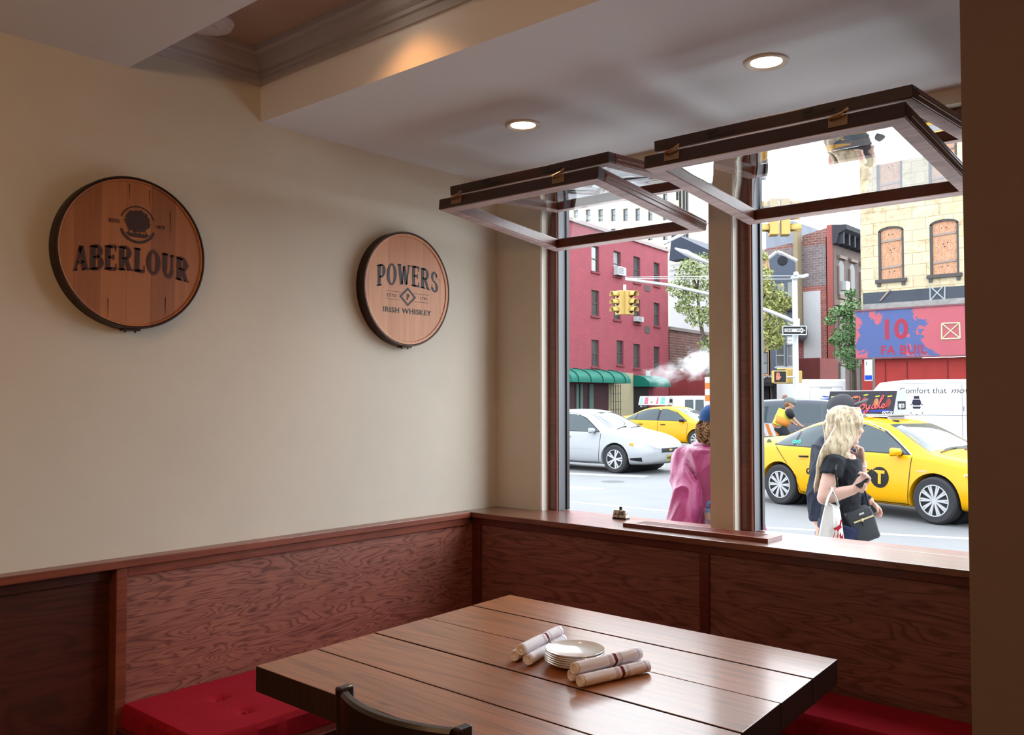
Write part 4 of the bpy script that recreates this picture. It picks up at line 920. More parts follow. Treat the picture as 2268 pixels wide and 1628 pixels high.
# white van at the left window, seen from behind
a = at(1507, 880, 41); t = tag(empty('van', Vector((a.x + .75, a.y + .62, ROAD))), 'white van seen from behind, beside the orange striped steam chimney', 'van'); t.rotation_euler = (0, 0, YAW)
MB().hexa([(-.95, 0, .35), (.95, 0, .35), (.95, 4.5, .35), (-.95, 4.5, .35)], [(-.86, .1, 1.86), (.86, .1, 1.86), (.86, 4.2, 1.86), (-.86, 4.2, 1.86)]).build('body', M_white, t, bevel=.10, seg=3, smooth='auto', local=True)
for x0 in (-.78, -.30): w = MB(); w.hexa([(x0, .035, 1.10), (x0 + .42, .035, 1.10), (x0 + .42, .1, 1.10), (x0, .1, 1.10)], [(x0 + .03, .075, 1.68), (x0 + .41, .075, 1.68), (x0 + .41, .14, 1.68), (x0 + .03, .14, 1.68)]); w.build('window', M_cglass, t, local=True)
MB().box((-.22, -.01, .70), (.16, .01, .86)).build('licence_plate', mat('plate_orange', ex(240, 170, 50), .5), t, local=True)
for sx_ in (-1, 1):
    for y in (.8, 3.6): MB().lathe([(.001, -.1), (.33, -.1), (.34, .1), (.001, .1)], 20, (sx_ * .82, y, .34), 'x').build('wheel', M_tyre, t, local=True)
# ================================================================ BUILDINGS
def coords_xz(nt, s=1.0):
    t = nt.nodes.new('ShaderNodeTexCoord'); sp = nd(nt, 'ShaderNodeSeparateXYZ', {0: t.outputs['Object']})
    c = nt.nodes.new('ShaderNodeCombineXYZ'); nt.links.new(mth(nt, 'ADD', sp.outputs[0], sp.outputs[1]), c.inputs[0]); nt.links.new(sp.outputs[2], c.inputs[1])
    return nd(nt, 'ShaderNodeMapping', {0: c.outputs[0], 'Scale': (s, s, s)}).outputs[0], sp
def brick(name, c1, c2, mortar, bw=.21, bh=.07, stain=.25, peel=None, ms=.012):
    m, nt, b = nmat(name); MC[name] = m; v, sp = coords_xz(nt)
    br = nd(nt, 'ShaderNodeTexBrick', {'Vector': v, 'Color1': c1, 'Color2': c2, 'Mortar': mortar, 'Scale': 1.0, 'Brick Width': bw, 'Row Height': bh, 'Mortar Size': ms})
    c = br.outputs[0]
    st = ramp(nt, noi(nt, v, 1.1, 5, .7), [(.3, (1 - stain,) * 3), (.65, (1 + stain * .4,) * 3)]); c = mixc(nt, 1.0, c, st, 'MULTIPLY')
    if peel:
        z0, col, th = peel
        f = noi(nt, v, 2.3, 6, .7); hgt = mth(nt, 'MULTIPLY', mth(nt, 'SUBTRACT', sp.outputs[2], z0), .06)
        k = mth(nt, 'GREATER_THAN', mth(nt, 'ADD', f, mth(nt, 'MINIMUM', mth(nt, 'MAXIMUM', hgt, -.2), .11)), th); c = mixc(nt, k, c, col)
    nt.links.new(c, b.inputs['Base Color']); b.inputs['Roughness'].default_value = .85; bump(nt, b, br.outputs[1], -.2, .01)
    return m
class Wall:
    """a facade plane: local x along it, z up, y into the building"""
    def __init__(s, name, px, d, dirv, label, cat='building', z0=ROAD):
        q = at(px, 880, d); s.o = Vector((q.x, q.y, z0)); d2 = Vector((dirv[0], dirv[1], 0)).normalized()
        if d2.dot(RT) < 0: d2 = -d2
        s.d = d2; s.t = tag(empty(name, s.o, math.atan2(d2.y, d2.x)), label, cat); s.M = wmat(s.t); s.n = Vector((-d2.y, d2.x, 0)); s.p = s.t; s.i = 0
    def uv(s, x, y):
        r = ray(x, y); k = (s.o - C0).dot(s.n) / r.dot(s.n); P = C0 + r * k - s.o; return P.dot(s.d), P.z
    def rect(s, x0, x1, y0, y1):
        xm = (x0 + x1) / 2; u0, u1 = s.uv(x0, (y0 + y1) / 2)[0], s.uv(x1, (y0 + y1) / 2)[0]; return u0, u1, s.uv(xm, y1)[1], s.uv(xm, y0)[1]
    def wall(s, u0, u1, z0, z1, m, holes=(), depth=.18, back=10.0, name='wall', y=0.0, top=None):
        w = MB(); us = sorted({u0, u1} | {h[i] for h in holes for i in (0, 1)}); zs = sorted({z0, z1} | {h[i] for h in holes for i in (2, 3)})
        us = [u for u in us if u0 <= u <= u1]; zs = [z for z in zs if z0 <= z <= z1]
        for a, b_ in zip(us, us[1:]):
            for c, d in zip(zs, zs[1:]):
                mu, mz = (a + b_) / 2, (c + d) / 2
                if any(h[0] < mu < h[1] and h[2] < mz < h[3] for h in holes): continue
                w.poly([(a, y, c), (b_, y, c), (b_, y, d), (a, y, d)])
        for a, b_, c, d in holes:
            w.poly([(a, y, c), (a, y + depth, c), (a, y + depth, d), (a, y, d)]); w.poly([(b_, y, c), (b_, y, d), (b_, y + depth, d), (b_, y + depth, c)])
            w.poly([(a, y, c), (b_, y, c), (b_, y + depth, c), (a, y + depth, c)]); w.poly([(a, y, d), (a, y + depth, d), (b_, y + depth, d), (b_, y, d)])
        tz = top or (z1, z1)
        w.poly([(u0, y, z0), (u0, y, z1), (u0, y + back, z1), (u0, y + back, z0)]); w.poly([(u1, y, z0), (u1, y + back, z0), (u1, y + back, z1), (u1, y, z1)])
        w.poly([(u0, y, z1), (u1, y, z1), (u1, y + back, z1), (u0, y + back, z1)]); w.poly([(u0, y + back, z0), (u0, y + back, z1), (u1, y + back, z1), (u1, y + back, z0)])
        return w.build(name, m, s.t, local=True)
    def box(s, name, a, b, m, bevel=0.0, parent=None): return MB().box(a, b).build(name, m, parent or s.t, local=True, bevel=bevel)
    def window(s, h, fm, gm, depth=.16, sill=None, y=0.0, split=True, fw=.06):
        a, b_, c, d = h; w = MB(); yy = y + depth - .07
        for q in (((a, yy, c), (a + fw, yy + .06, d)), ((b_ - fw, yy, c), (b_, yy + .06, d)), ((a, yy, d - fw), (b_, yy + .06, d)), ((a, yy, c), (b_, yy + .06, c + fw))): w.box(*q)
        if split: w.box((a, yy + .01, (c + d) / 2 - .03), (b_, yy + .06, (c + d) / 2 + .03))
        o = w.build('window', fm, s.t, local=True)
        w = MB(); w.poly([(a, yy + .05, c), (b_, yy + .05, c), (b_, yy + .05, d), (a, yy + .05, d)]); w.build('pane', gm, o, local=True)
        if sill: s.box('window_sill', (a - .08, y - .08, c - .12), (b_ + .08, y + depth * .9, c - .002), sill, parent=o)
        return o
M_pane = mat('far_pane', ex(92, 96, 100), .12, spec=.7, var=.35, vs=1.2); M_frameg = mat('far_frame_grey', ex(122, 108, 104), .6); M_ac = mat('air_conditioner', ex(240, 240, 242), .5)
def ac(W, r):
    a, b_, c, d = r; o = W.box('air_conditioner', (a, -.32, c), (b_, .1, d), M_ac, .01)
    w = MB()
    for k in range(4): z = c + (d - c) * (.2 + .18 * k); w.box((a + .08, -.325, z), (a + (b_ - a) * .65, -.319, z + (d - c) * .09))
    w.build('grille', MC['seam_grey'], o, local=True)
YD = Vector((ray(2490, 880).x, ray(2490, 880).y, 0))
# ---- red tenement
W = Wall('tenement', 1481, 66, YD, 'red painted brick tenement with sash windows and green awnings across the avenue')
rects = [(1310, 1327, 545, 602), (1310, 1327, 643, 700), (1310, 1327, 753, 812), (1359, 1375, 557, 612), (1359, 1375, 651, 708), (1366, 1381, 754, 808), (1403, 1418, 569, 626), (1403, 1418, 663, 716), (1403, 1418, 762, 815), (1448, 1461, 582, 633), (1448, 1461, 671, 722), (1448, 1461, 768, 818)]
hs = [W.rect(*r) for r in rects]; M_tred = brick('painted_brick_red', ex(206, 78, 98), ex(196, 68, 90), ex(178, 62, 82), .3, .09, .14, peel=(9.5, ex(238, 214, 214), .80))
uL = W.uv(1180, 880)[0]; zt = W.uv(1480, 559)[1]
W.wall(uL, 0, 0, zt, M_tred, hs, back=14)
w = MB(); w.box((uL, -.12, zt), (.12, .3, zt + .22)); w.build('cornice', mat('cornice_white', ex(225, 205, 205), .7), W.t, local=True)
for i, h in enumerate(hs): W.window(h, M_frameg, M_pane, sill=mat('sill_red', ex(176, 86, 92), .8))
for r in ((1428, 1439, 632, 645), (1428, 1439, 723, 738)): a, b_, c, d = W.rect(*r); W.box('vent', (a, -.03, c), (b_, .02, d), M_frameg)
ac(W, W.rect(1360, 1378, 592, 611)); ac(W, W.rect(1403, 1417, 702, 713))
a, b_, c, d = W.rect(1430, 1439, 821, 833); W.box('sign_plate', (a, -.05, c), (b_, .01, d), M_ac)
def awning(W, px0, px1, y0, y1, ribs, proj=1.3):
    u0, u1 = W.uv(px0, (y0 + y1) / 2)[0], W.uv(px1, (y0 + y1) / 2)[0]; z0, z1 = W.uv((px0 + px1) / 2, y1)[1], W.uv((px0 + px1) / 2, y0)[1]
    pr = [(-proj * math.sin(t), z0 + .15 + (z1 - z0 - .15) * math.cos(t)) for t in (math.pi / 2 * k / 10 for k in range(11))] + [(-proj, z0)]
    w = MB(); w.loft([[(u, y, z) for y, z in pr] + [(u, 0, z0)] for u in (u0, u1)]); o = w.build('awning', mat('awning_green', ex(28, 142, 122), .6, var=.08, vs=2), W.t, local=True, smooth='auto')
    for k in range(ribs): u = u0 + (u1 - u0) * (k + .5) / ribs; MB().tube([(u, y - .02, z + .02) for y, z in pr], .03, 6).build('rib', mat('awning_rib', ex(16, 100, 88), .6), o, local=True)
    return z0
awning(W, 1225, 1358, 818, 848, 5); awning(W, 1401, 1448, 832, 857, 0)
a, b_, c, d = W.rect(1346, 1400, 825, 915); W.box('wall_panel', (a, -.10, 0), (b_, .05, d), mat('render_beige', ex(226, 214, 176), .8))
a, b_, c, d = W.rect(1225, 1345, 850, 910); W.box('shopfront', (a, -.06, 0), (b_, .04, c + (d - c)), mat('shop_dark_red', ex(96, 52, 60), .5))
for px in (1254, 1275, 1284, 1304, 1308): u = W.uv(px, 880)[0]; W.box('post', (u - .12, -.16, 0), (u + .12, -.07, d), mat('post_green', ex(130, 160, 150), .6))
a, b_, c2, d2 = W.rect(1402, 1436, 857, 900); W.box('doorway', (a, -.03, 0), (b_, .02, d2), M_dark)
u = W.uv(1340, 880)[0]; w = MB()
for k in range(5): w.box((u - 1.4 + k * .32, -1.2, 0), (u - 1.37 + k * .32, -1.17, d))
for k in range(5): w.box((u - 1.4, -1.2, .5 + k * .5), (u, -1.17, .53 + k * .5))
w.build('railing', M_dark, W.t, local=True)
# low brick annex on the same side
W2 = Wall('brick_annex', 1483, 67, YD, 'low brown brick building behind the striped chimney and steam'); u1 = W2.uv(1640, 880)[0]; zt = W2.uv(1500, 733)[1]; zm = W2.uv(1500, 818)[1]
M_bb = brick('brick_brown', ex(158, 96, 86), ex(128, 74, 68), ex(186, 160, 150), .55, .2, .25, ms=.02)
W2.wall(.05, u1, zm, zt, M_bb, back=8); W2.wall(.05, u1, 0, zm - .01, mat('painted_red_low', ex(190, 72, 78), .8, var=.15, vs=1.0), back=8, name='lower_wall')
W2.box('coping', (.05, -.1, zt), (u1, .3, zt + .25), mat('coping_grey', ex(190, 180, 176), .8))
# white and cream blocks rising behind
W3 = Wall('loft_building', 1484, 84, (1, .05, 0), 'white plastered building behind the street tree at the left window')
W3.wall(0, W3.uv(1650, 880)[0], 0, W3.uv(1500, 585)[1], mat('plaster_white_far', ex(240, 238, 240), .8, var=.08, vs=.4))
z = W3.uv(1500, 575)[1]; rf = MB(); rf.prism([(0, 0, z), (5.2, 0, z), (.3, 0, z + 2.6)], (0, 8, 0)); rf.build('roof', mat('roof_navy', ex(64, 72, 92), .6), W3.t, local=True)
for k in range(3): W3.box('railing', (0, -.3, z - .4 - k * .55), (W3.uv(1650, 880)[0], -.2, z - .28 - k * .55), M_ac)
W4 = Wall('apartment_block', 1528, 120, (1, 0, 0), 'tall cream apartment block rising behind the red tenement'); uL = W4.uv(1150, 880)[0]
hs = []
for j in range(7):
    for px in (1165, 1192, 1220, 1247, 1275, 1302, 1330, 1358, 1385, 1412, 1440, 1473, 1502):
        y = 330 + j * 44 + (px - 1400) * -.02; u0, u1, c, d = W4.rect(px - 5, px + 5, y, y + 27); hs.append((u0, u1, c, d))
hs = sorted(hs); zt = W4.uv(1500, 250)[1]
us = sorted({round(h[0], 3) for h in hs}); grid = [(u, u + (hs[0][1] - hs[0][0])) for u in us[::1]]
W4.wall(uL, 0, 0, zt, mat('cream_brick_far', ex(240, 228, 202), .85, var=.06, vs=.3), hs, depth=.4, back=18)
for h in hs: W4.window(h, mat('far_frame_dark', ex(70, 76, 84), .6), mat('far_pane_blue', ex(110, 122, 130), .2, spec=.6), depth=.3, fw=.12)
for px in (1511, 1519, 1526): u = W4.uv(px, 500)[0]; W4.box('stair_rail', (u - .12, -.6, 20), (u + .12, -.4, zt - 2), M_dark)
# ---- stone building with boarded windows
W = Wall('boarded_building', 2026, 40, (1, 0, 0), 'yellow stone building with boarded windows above a peeling red shop sign'); uL = W.uv(1908, 700)[0]; uR = W.uv(2330, 700)[0]
m, nt, b = nmat('stone_yellow'); v, sp = coords_xz(nt)
br = nd(nt, 'ShaderNodeTexBrick', {'Vector': v, 'Color1': ex(244, 230, 194), 'Color2': ex(226, 210, 174), 'Mortar': ex(186, 162, 122), 'Scale': 1.0, 'Brick Width': 1.15, 'Row Height': .52, 'Mortar Size': .012})
st = ramp(nt, noi(nt, v, 1.4, 6, .72), [(.32, rgb(206, 178, 138)), (.5, (1, 1, 1)), (.7, rgb(255, 240, 205))])
nt.links.new(mixc(nt, .8, br.outputs[0], st, 'MULTIPLY'), b.inputs['Base Color']); b.inputs['Roughness'].default_value = .85; bump(nt, b, noi(nt, v, 6, 4), .3, .03); M_stone = m
rects = [(1945, 2002, 500, 618), (2059, 2124, 484, 607), (1941, 1998, 318, 432), (2056, 2120, 296, 420)]
hs = [W.rect(*r) for r in rects]; zt = W.uv(2000, 100)[1]; zb = W.uv(2026, 660)[1]
W.wall(uL, uR, W.uv(2026, 686)[1], zt, M_stone, hs, depth=.2, back=16)
m, nt, b = nmat('plywood_board'); v, sp = coords_xz(nt)
n = noi(nt, nd(nt, 'ShaderNodeMapping', {0: v, 'Scale': (9, 2.2, 1)}).outputs[0], 1.3, 6, .75, 1.5); g = mth(nt, 'FRACT', mth(nt, 'MULTIPLY', n, 5.0))
nt.links.new(mixc(nt, .6, ramp(nt, n, [(.3, ex(226, 104, 48)), (.6, ex(212, 160, 118))]), ramp(nt, g, [(0, ex(140, 78, 48)), (.6, ex(240, 190, 150))])), b.inputs['Base Color']); b.inputs['Roughness'].default_value = .8; M_ply = m
M_fr = mat('window_frame_slate', ex(96, 92, 92), .6); M_plank = mat('plank_grey', ex(186, 164, 152), .8)
for a, b_, c, d in hs:
    w = MB(); cx_, r_ = (a + b_) / 2, (b_ - a) / 2
    arcp = lambda k, rr, y, z: [(cx_ + rr * math.cos(t), y, z + .22 * math.sin(t)) for t in (math.pi * i / 10 for i in range(11))][::k]
    for (x0, x1) in ((a, a + .10), (b_ - .10, b_)): w.box((x0, .03, c), (x1, .12, d - .2))
    for i in range(10):
        t0, t1 = math.pi * i / 10, math.pi * (i + 1) / 10; P = lambda t, rr, h: (cx_ + rr * math.cos(t), .03, d - .24 + h * math.sin(t))
        w.prism([P(t0, r_, .22), P(t1, r_, .22), P(t1, r_ - .10, .14), P(t0, r_ - .10, .14)], (0, .09, 0))
    o = w.build('window', M_fr, W.t, local=True)
    w = MB(); w.prism([(cx_ + r_ * math.cos(math.pi * i / 10), .0, d - .24 + .225 * math.sin(math.pi * i / 10)) for i in range(11)] + [(a, .0, d + .02), (b_, .0, d + .02)][0:0] + [(a - .001, 0, d - .24)], (0, .0, 0)) if False else None
    # stone spandrels above the arch
    q = MB()
    for i in range(10):
        t0, t1 = math.pi * i / 10, math.pi * (i + 1) / 10
        q.prism([(cx_ + r_ * math.cos(t0), .004, d - .24 + .22 * math.sin(t0)), (cx_ + r_ * math.cos(t0), .004, d + .004), (cx_ + r_ * math.cos(t1), .004, d + .004), (cx_ + r_ * math.cos(t1), .004, d - .24 + .22 * math.sin(t1))], (0, .15, 0))
    q.build('arch', M_stone, o, local=True)
    MB().box((a + .09, .10, c), (b_ - .09, .13, d - .05)).build('board', M_ply, o, local=True)
    for k in (.2, .70): z = c + (d - c) * k; MB().hexa([(a + .12, .06, z), (b_ - .12, .06, z + .05), (b_ - .12, .099, z + .05), (a + .12, .099, z)], [(a + .12, .06, z + .10), (b_ - .12, .06, z + .15), (b_ - .12, .099, z + .15), (a + .12, .099, z + .10)]).build('plank', M_plank, o, local=True)
    w = MB(); w.box((a - .12, -.12, c - .16), (b_ + .12, .15, c - .002)); w.box((a - .04, -.08, c - .32), (a + .10, 0, c - .161)); w.box((b_ - .10, -.08, c - .32), (b_ + .04, 0, c - .161)); w.build('window_sill', MC['window_frame_slate'], o, local=True)
    w = MB()
    for u, k in ((.4, .84), (.55, .84), (.45, .55), (.6, .57), (.5, .5), (.4, .14), (.6, .15)): w.lathe([(.001, -.002), (.028, 0)], 8, (a + (b_ - a) * u, .098, c + (d - c) * k), 'y')
    w.build('bolt', M_dark, o, local=True)
zb0, zb1 = W.uv(2026, 667)[1], W.uv(2026, 641)[1]
W.box('band', (uL + .1, -.06, zb0), (uR, -.001, zb1), mat('band_slate', ex(84, 90, 102), .7, var=.1, vs=1)); W.box('ledge', (uL + .1, -.12, W.uv(2026, 685)[1]), (uR, -.001, zb0 - .002), mat('ledge_grey', ex(170, 166, 164), .85, var=.25, vs=3))
sz0, sz1 = W.uv(2026, 790)[1], W.uv(2026, 684)[1]
m, nt, b = nmat('peeling_sign'); v, sp = coords_xz(nt)
f = mth(nt, 'ADD', noi(nt, v, .75, 7, .66, .4), mth(nt, 'MULTIPLY', mth(nt, 'SUBTRACT', mth(nt, 'ABSOLUTE', mth(nt, 'SUBTRACT', sp.outputs[0], uL + 1.4)), 1.2), -.10))
nt.links.new(ramp(nt, f, [(.0, ex(192, 58, 80)), (.495, ex(200, 66, 88)), (.50, ex(34, 70, 150)), (1, ex(42, 78, 160))]), b.inputs['Base Color']); b.inputs['Roughness'].default_value = .6
o = W.box('shop_sign', (uL - .15, -.35, sz0), (uR, -.121, sz1), m)
w = MB(); w.box((uL - .2, -.40, sz1), (uR, -.12, sz1 + .07)); w.box((uL - .2, -.40, sz0 - .06), (uR, -.12, sz0)); w.build('edge_strip', mat('strip_mauve', ex(150, 96, 104), .7), o, local=True)
def sign_txt(txt, x, y, size, m, **kw):
    u, z = W.uv(x, y); w = MB(); put_text(w, txt, Matrix.Translation((u, -.356, z)) @ Matrix.Rotation(R(90), 4, 'X'), size, **kw); w.build('lettering', m, o, local=True)
M_fade = mat('faded_red_letter', ex(190, 62, 86), .7)
sign_txt('FA BUIL', 1956, 786, .56, M_fade, bold=.012, space=1.05); sign_txt('10', 1955, 752, 1.25, M_fade, bold=.03)
for px, py, s_ in ((2111, 734, .34),):
    u, z = W.uv(px, py); w = MB()
    sq = [(-s_ * 1.1, -s_), (s_ * 1.1, -s_), (s_ * 1.05, s_), (-s_ * 1.05, s_)]
    for i in range(4): w.tube([(u + sq[i][0], -.36, z + sq[i][1]), (u + sq[(i + 1) % 4][0], -.36, z + sq[(i + 1) % 4][1])], .035, 6)
    w.tube([(u + sq[0][0], -.36, z + sq[0][1]), (u + sq[2][0], -.36, z + sq[2][1])], .03, 6); w.tube([(u + sq[1][0], -.36, z + sq[1][1]), (u + sq[3][0], -.36, z + sq[3][1])], .03, 6)
    w.build('painted_box_mark', mat('paint_cream', ex(240, 232, 190), .6), o, local=True)
u, z = W.uv(2077, 650); w = MB()
for a, b_ in (((-.28, -.28), (.25, .3)), ((-.25, .28), (.28, -.28)), ((-.3, -.3), (-.3, .33)), ((.3, -.3), (.32, .3))): w.tube([(u + a[0], -.065, z + a[1]), (u + b_[0], -.065, z + b_[1])], .03, 6)
w.build('painted_cross_mark', mat('paint_pale_grey', ex(200, 206, 212), .6), W.t, local=True)
W.wall(uL + .02, uR, 0, sz0 - .07, mat('shutter_red', ex(186, 62, 58), .7, var=.1, vs=1.5), back=12, name='shop_wall', y=-.05)
for px in (1962, 2010, 2100): u = W.uv(px, 820)[0]; W.box('panel_joint', (u - .02, -.07, .3), (u + .02, -.051, sz0 - .2), mat('joint_dark_red', ex(130, 40, 40), .7))
w = MB(); u, z = W.uv(1950, 655); w.hexa([(u - .02, -.12, z - .25), (u + .06, -.12, z - .25), (u + .06, -.07, z - .25), (u - .02, -.07, z - .25)], [(u + .42, -.12, z + .25), (u + .5, -.12, z + .22), (u + .5, -.07, z + .22), (u + .42, -.07, z + .25)]); w.build('loose_plank', M_plank, W.t, local=True)
p = at(1928, 880, 36); t = tag(empty('bus_stop_sign', (p.x, p.y, ROAD)), 'white bus stop sign with a blue panel in front of the red shop wall', 'sign'); T = frame_of((1, 0, 0), o=(p.x, p.y, ROAD))
MB(T).tube([(.13, .03, 0), (.13, .03, 3.4)], .05, 8).build('pole', mat('pole_green_grey', ex(120, 126, 124), .5), t)
MB(T).box((-.22, -.03, 2.45), (.1, 0, 3.32)).build('plate', M_ac, t, bevel=.005); MB(T).box((-.20, -.035, 2.50), (.08, -.031, 2.68)).build('panel', MC['postal_blue'], t); w = MB(T); put_text(w, '1', Matrix.Translation((-.19, -.036, 3.1)) @ Matrix.Rotation(R(90), 4, 'X'), .2); w.build('lettering', M_blk, t)
# ---- old brick building with ornate front
W = Wall('brick_building', 1848, 70, (1, 0, 0), 'old brick building with white painted panel and bracketed dark cornice'); uL = W.uv(1690, 700)[0]
M_bg = brick('brick_grey_purple', ex(150, 134, 136), ex(128, 112, 116), ex(176, 164, 162), .5, .2, .3, ms=.02); M_br = brick('brick_red_far', ex(190, 104, 92), ex(166, 84, 76), ex(196, 150, 140), .5, .2, .2, ms=.02)
zm = W.uv(1800, 634)[1]; z1 = W.uv(1845, 500)[1]
W.wall(uL, 0, zm, z1 - 1.4, M_bg, back=20, name='upper_wall'); W.wall(uL, 0, 0, zm - .01, M_br, back=20)
w = MB(); w.prism([(uL, 0, z1 - 1.4), (0, 0, z1 - 1.4), (0, 0, z1), (uL * .42, 0, z1 - .5), (uL * .42, 0, z1 - .9), (uL, 0, z1 - 1.25)], (0, .5, 0)); w.build('parapet', M_bb, W.t, local=True)
W.box('corner_strip', (-.45, -.05, 0), (.02, .3, z1 + .1), mat('brick_red_strip', ex(196, 110, 104), .8))
a, b_, c, d = W.rect(1780, 1818, 645, 800); W.box('painted_panel', (a, -.03, c), (b_, 0, d), mat('panel_white', ex(246, 248, 252), .8, var=.03, vs=1))
a, b_, c, d = W.rect(1768, 1777, 503, 722); W.box('chimney_shaft', (a, -.9, c), (b_, -.05, d), mat('shaft_tan', ex(186, 166, 136), .85, var=.1, vs=1)); MB().ball(((a + b_) / 2, -.5, c - .6), (.8, .5, .8)).build('vent_box', mat('zinc_grey', ex(130, 130, 134), .5), W.t, local=True, smooth=True)
a, b_, c, d = W.rect(1770, 1856, 797, 880); W.box('low_wall', (a, -3.5, 0), (b_, -.06, d), mat('brick_low', ex(160, 88, 84), .85, var=.12, vs=1))
# ornate front facing the avenue
F = Wall('f', 1850, 70, (-YD.x, -YD.y, 0), 'x'); F.o = W.o.copy(); bpy.data.objects.remove(F.t)
fd = W.n.copy(); FM = Matrix((fd, Vector((-fd.y, fd.x, 0)), Vector((0, 0, 1)))).transposed().to_4x4(); FM.translation = W.o + Vector((.06, 0, 0)); FM = wmat(W.t).inverted() @ FM
M_bst = mat('brownstone', ex(136, 118, 112), .85, var=.15, vs=1)
w = MB(FM); w.box((0, -.02, 0), (22, .6, z1 - .8)); w.build('front', M_bst, W.t, local=True)
w = MB(FM); w.loft([[(x, y, z1 - .9 + h) for y, h in ((0, -.6), (-.35, -.5), (-.5, .2), (-1.1, .5), (-1.15, .85), (0, .95))] for x in (-.2, 22)])
for k in range(18): x = k * 1.2; w.box((x, -.8, z1 - 1.5), (x + .3, -.03, z1 - .5))
w.build('cornice', mat('cornice_dark', ex(72, 72, 80), .7), W.t, local=True)
for j in range(4):
    for k in range(9):
        x = 1.0 + k * 2.35; zz = z1 - 5.4 - j * 4.0; w = MB(FM); w.box((x, -.03, zz), (x + 1.1, .02, zz + 2.3))
        if j == 0: w.loft([[(x + .55 + .55 * math.cos(t), y, zz + 2.3 + .5 * math.sin(t)) for t in (math.pi * i / 8 for i in range(9))] for y in (-.03, .02)])
        o = w.build('window', mat('window_dark_far', ex(60, 60, 66), .3), W.t, local=True)
        w = MB(FM); w.box((x - .2, -.25, zz + 2.35 + (.55 if j == 0 else 0)), (x + 1.3, -.035, zz + 2.6 + (.55 if j == 0 else 0))); w.box((x - .15, -.2, zz - .3), (x + 1.25, -.035, zz)); w.box((x - .22, -.16, zz), (x - .02, -.035, zz + 2.3)); w.build('surround', mat('surround_brown', ex(176, 154, 144), .8), o, local=True)
w = MB(FM); w.box((0, -.5, z1 - 6.3), (22, -.02, z1 - 5.9)); w.build('string_course', MC['surround_brown'], W.t, local=True)
w = MB(FM)
for j in range(3):
    z = z1 - 6.5 - j * 4; w.box((7, -1.3, z), (15, -.05, z + .12))
    for k in range(14): w.box((7 + k * .6, -1.3, z), (7.05 + k * .6, -1.25, z + 1.1))
    w.box((7, -1.3, z + 1.0), (15, -1.25, z + 1.08))
    w.tube([(8, -.9, z), (13, -.9, z - 4)], .10, 6); w.tube([(8, -.4, z), (13, -.4, z - 4)], .10, 6)
w.build('fire_escape', M_dark, W.t, local=True)
for x, z in ((1.3, z1 - 5.0), (1.4, z1 - 9.2), (1.5, z1 - 17)): MB(FM).box((x, -.5, z), (x + .8, -.03, z + .7)).build('air_conditioner', M_ac, W.t, local=True)
# ---- blue gabled house and peach house
W = Wall('gabled_house', 1735, 62, (.92, .40, 0), 'slate blue gabled house front behind the yellow-green tree'); u0, u1 = W.uv(1706, 700)[0], W.uv(1763, 700)[0]
hs = [W.rect(1722, 1737, 625, 665), W.rect(1744, 1757, 622, 668), W.rect(1718, 1738, 762, 812), W.rect(1743, 1757, 765, 812)]; zt = W.uv(1735, 592)[1]
M_sl = mat('slate_blue', ex(112, 122, 142), .7, var=.06, vs=1); W.wall(u0, u1, 0, zt, M_sl, hs, back=4)
za = W.uv(1732, 565)[1]; um = (u0 + u1) / 2; w = MB(); w.prism([(u0, 0, zt), (u1, 0, zt), (u1, 0, zt + .3), (um + .3, 0, za), (um - .2, 0, za), (u0 + .5, 0, zt + 1.0), (u0, 0, zt + .6)], (0, .4, 0)); w.build('gable', M_sl, W.t, local=True)
w = MB()
for a, b_ in (((u0 - .1, zt + .65), (u0 + .5, zt + 1.1)), ((u0 + .5, zt + 1.1), (um, za + .1)), ((um, za + .1), (u1 + .1, zt + .4))): w.tube([(a[0], .1, a[1]), (b_[0], .1, b_[1])], .16, 6)
w.build('roof_edge', M_ac, W.t, local=True)
for h in hs: W.window(h, mat('frame_white', ex(225, 225, 228), .6), M_pane, sill=M_ac)
W.box('band', (u0 + .2, -.2, W.uv(1735, 690)[1]), (u1, 0, W.uv(1735, 672)[1]), mat('dark_band', ex(58, 58, 66), .7)); W.box('shopfront', (u0 + .1, -.1, 0), (u1, 0, W.uv(1735, 830)[1]), mat('shop_black', ex(48, 44, 46), .6))
MB().lathe([(.001, -.05), (.3, -.04), (.35, 0)], 16, (um, 0, W.uv(1735, 590)[1] + .4), 'y').build('roundel', MC['dark_band'], W.t, local=True)
GH = W; gq = ray(1705, 880); gq = C0 + gq * ((GH.o - C0).dot(GH.n) / gq.dot(GH.n)); W = Wall('peach_house', 1705, (gq - C0).dot(FW), (.92, .40, 0), 'narrow peach house with dark shop windows at the far left of the right window'); u0, u1 = W.uv(1655, 700)[0], -.05
hs = [W.rect(1683, 1701, 780, 828), W.rect(1662, 1678, 780, 828), W.rect(1684, 1699, 650, 690)]
W.wall(u0, u1, 0, W.uv(1692, 572)[1], mat('peach_render', ex(240, 186, 146), .8, var=.06, vs=1), hs, back=6)
for h in hs: W.window(h, mat('frame_slate', ex(110, 112, 118), .6), M_pane)
W.box('shopfront', (u0, -.1, 0), (u1, 0, W.uv(1692, 838)[1]), MC['shop_black'])
a, b_, c, d = W.rect(1660, 1712, 832, 856); w = MB(); w.loft([[(u, y, z) for y, z in ((0, d), (-1.2, c + .3), (-1.2, c), (0, c))] for u in (a, b_)]); o = w.build('awning', MC['shop_black'], W.t, local=True)
w = MB(); put_text(w, 'grill', plane_m((a + .9, -.62, c + .62), (1, 0, 0), (0, .5, .35)), .42, shear=.3); w.build('lettering', M_ac, o, local=True)
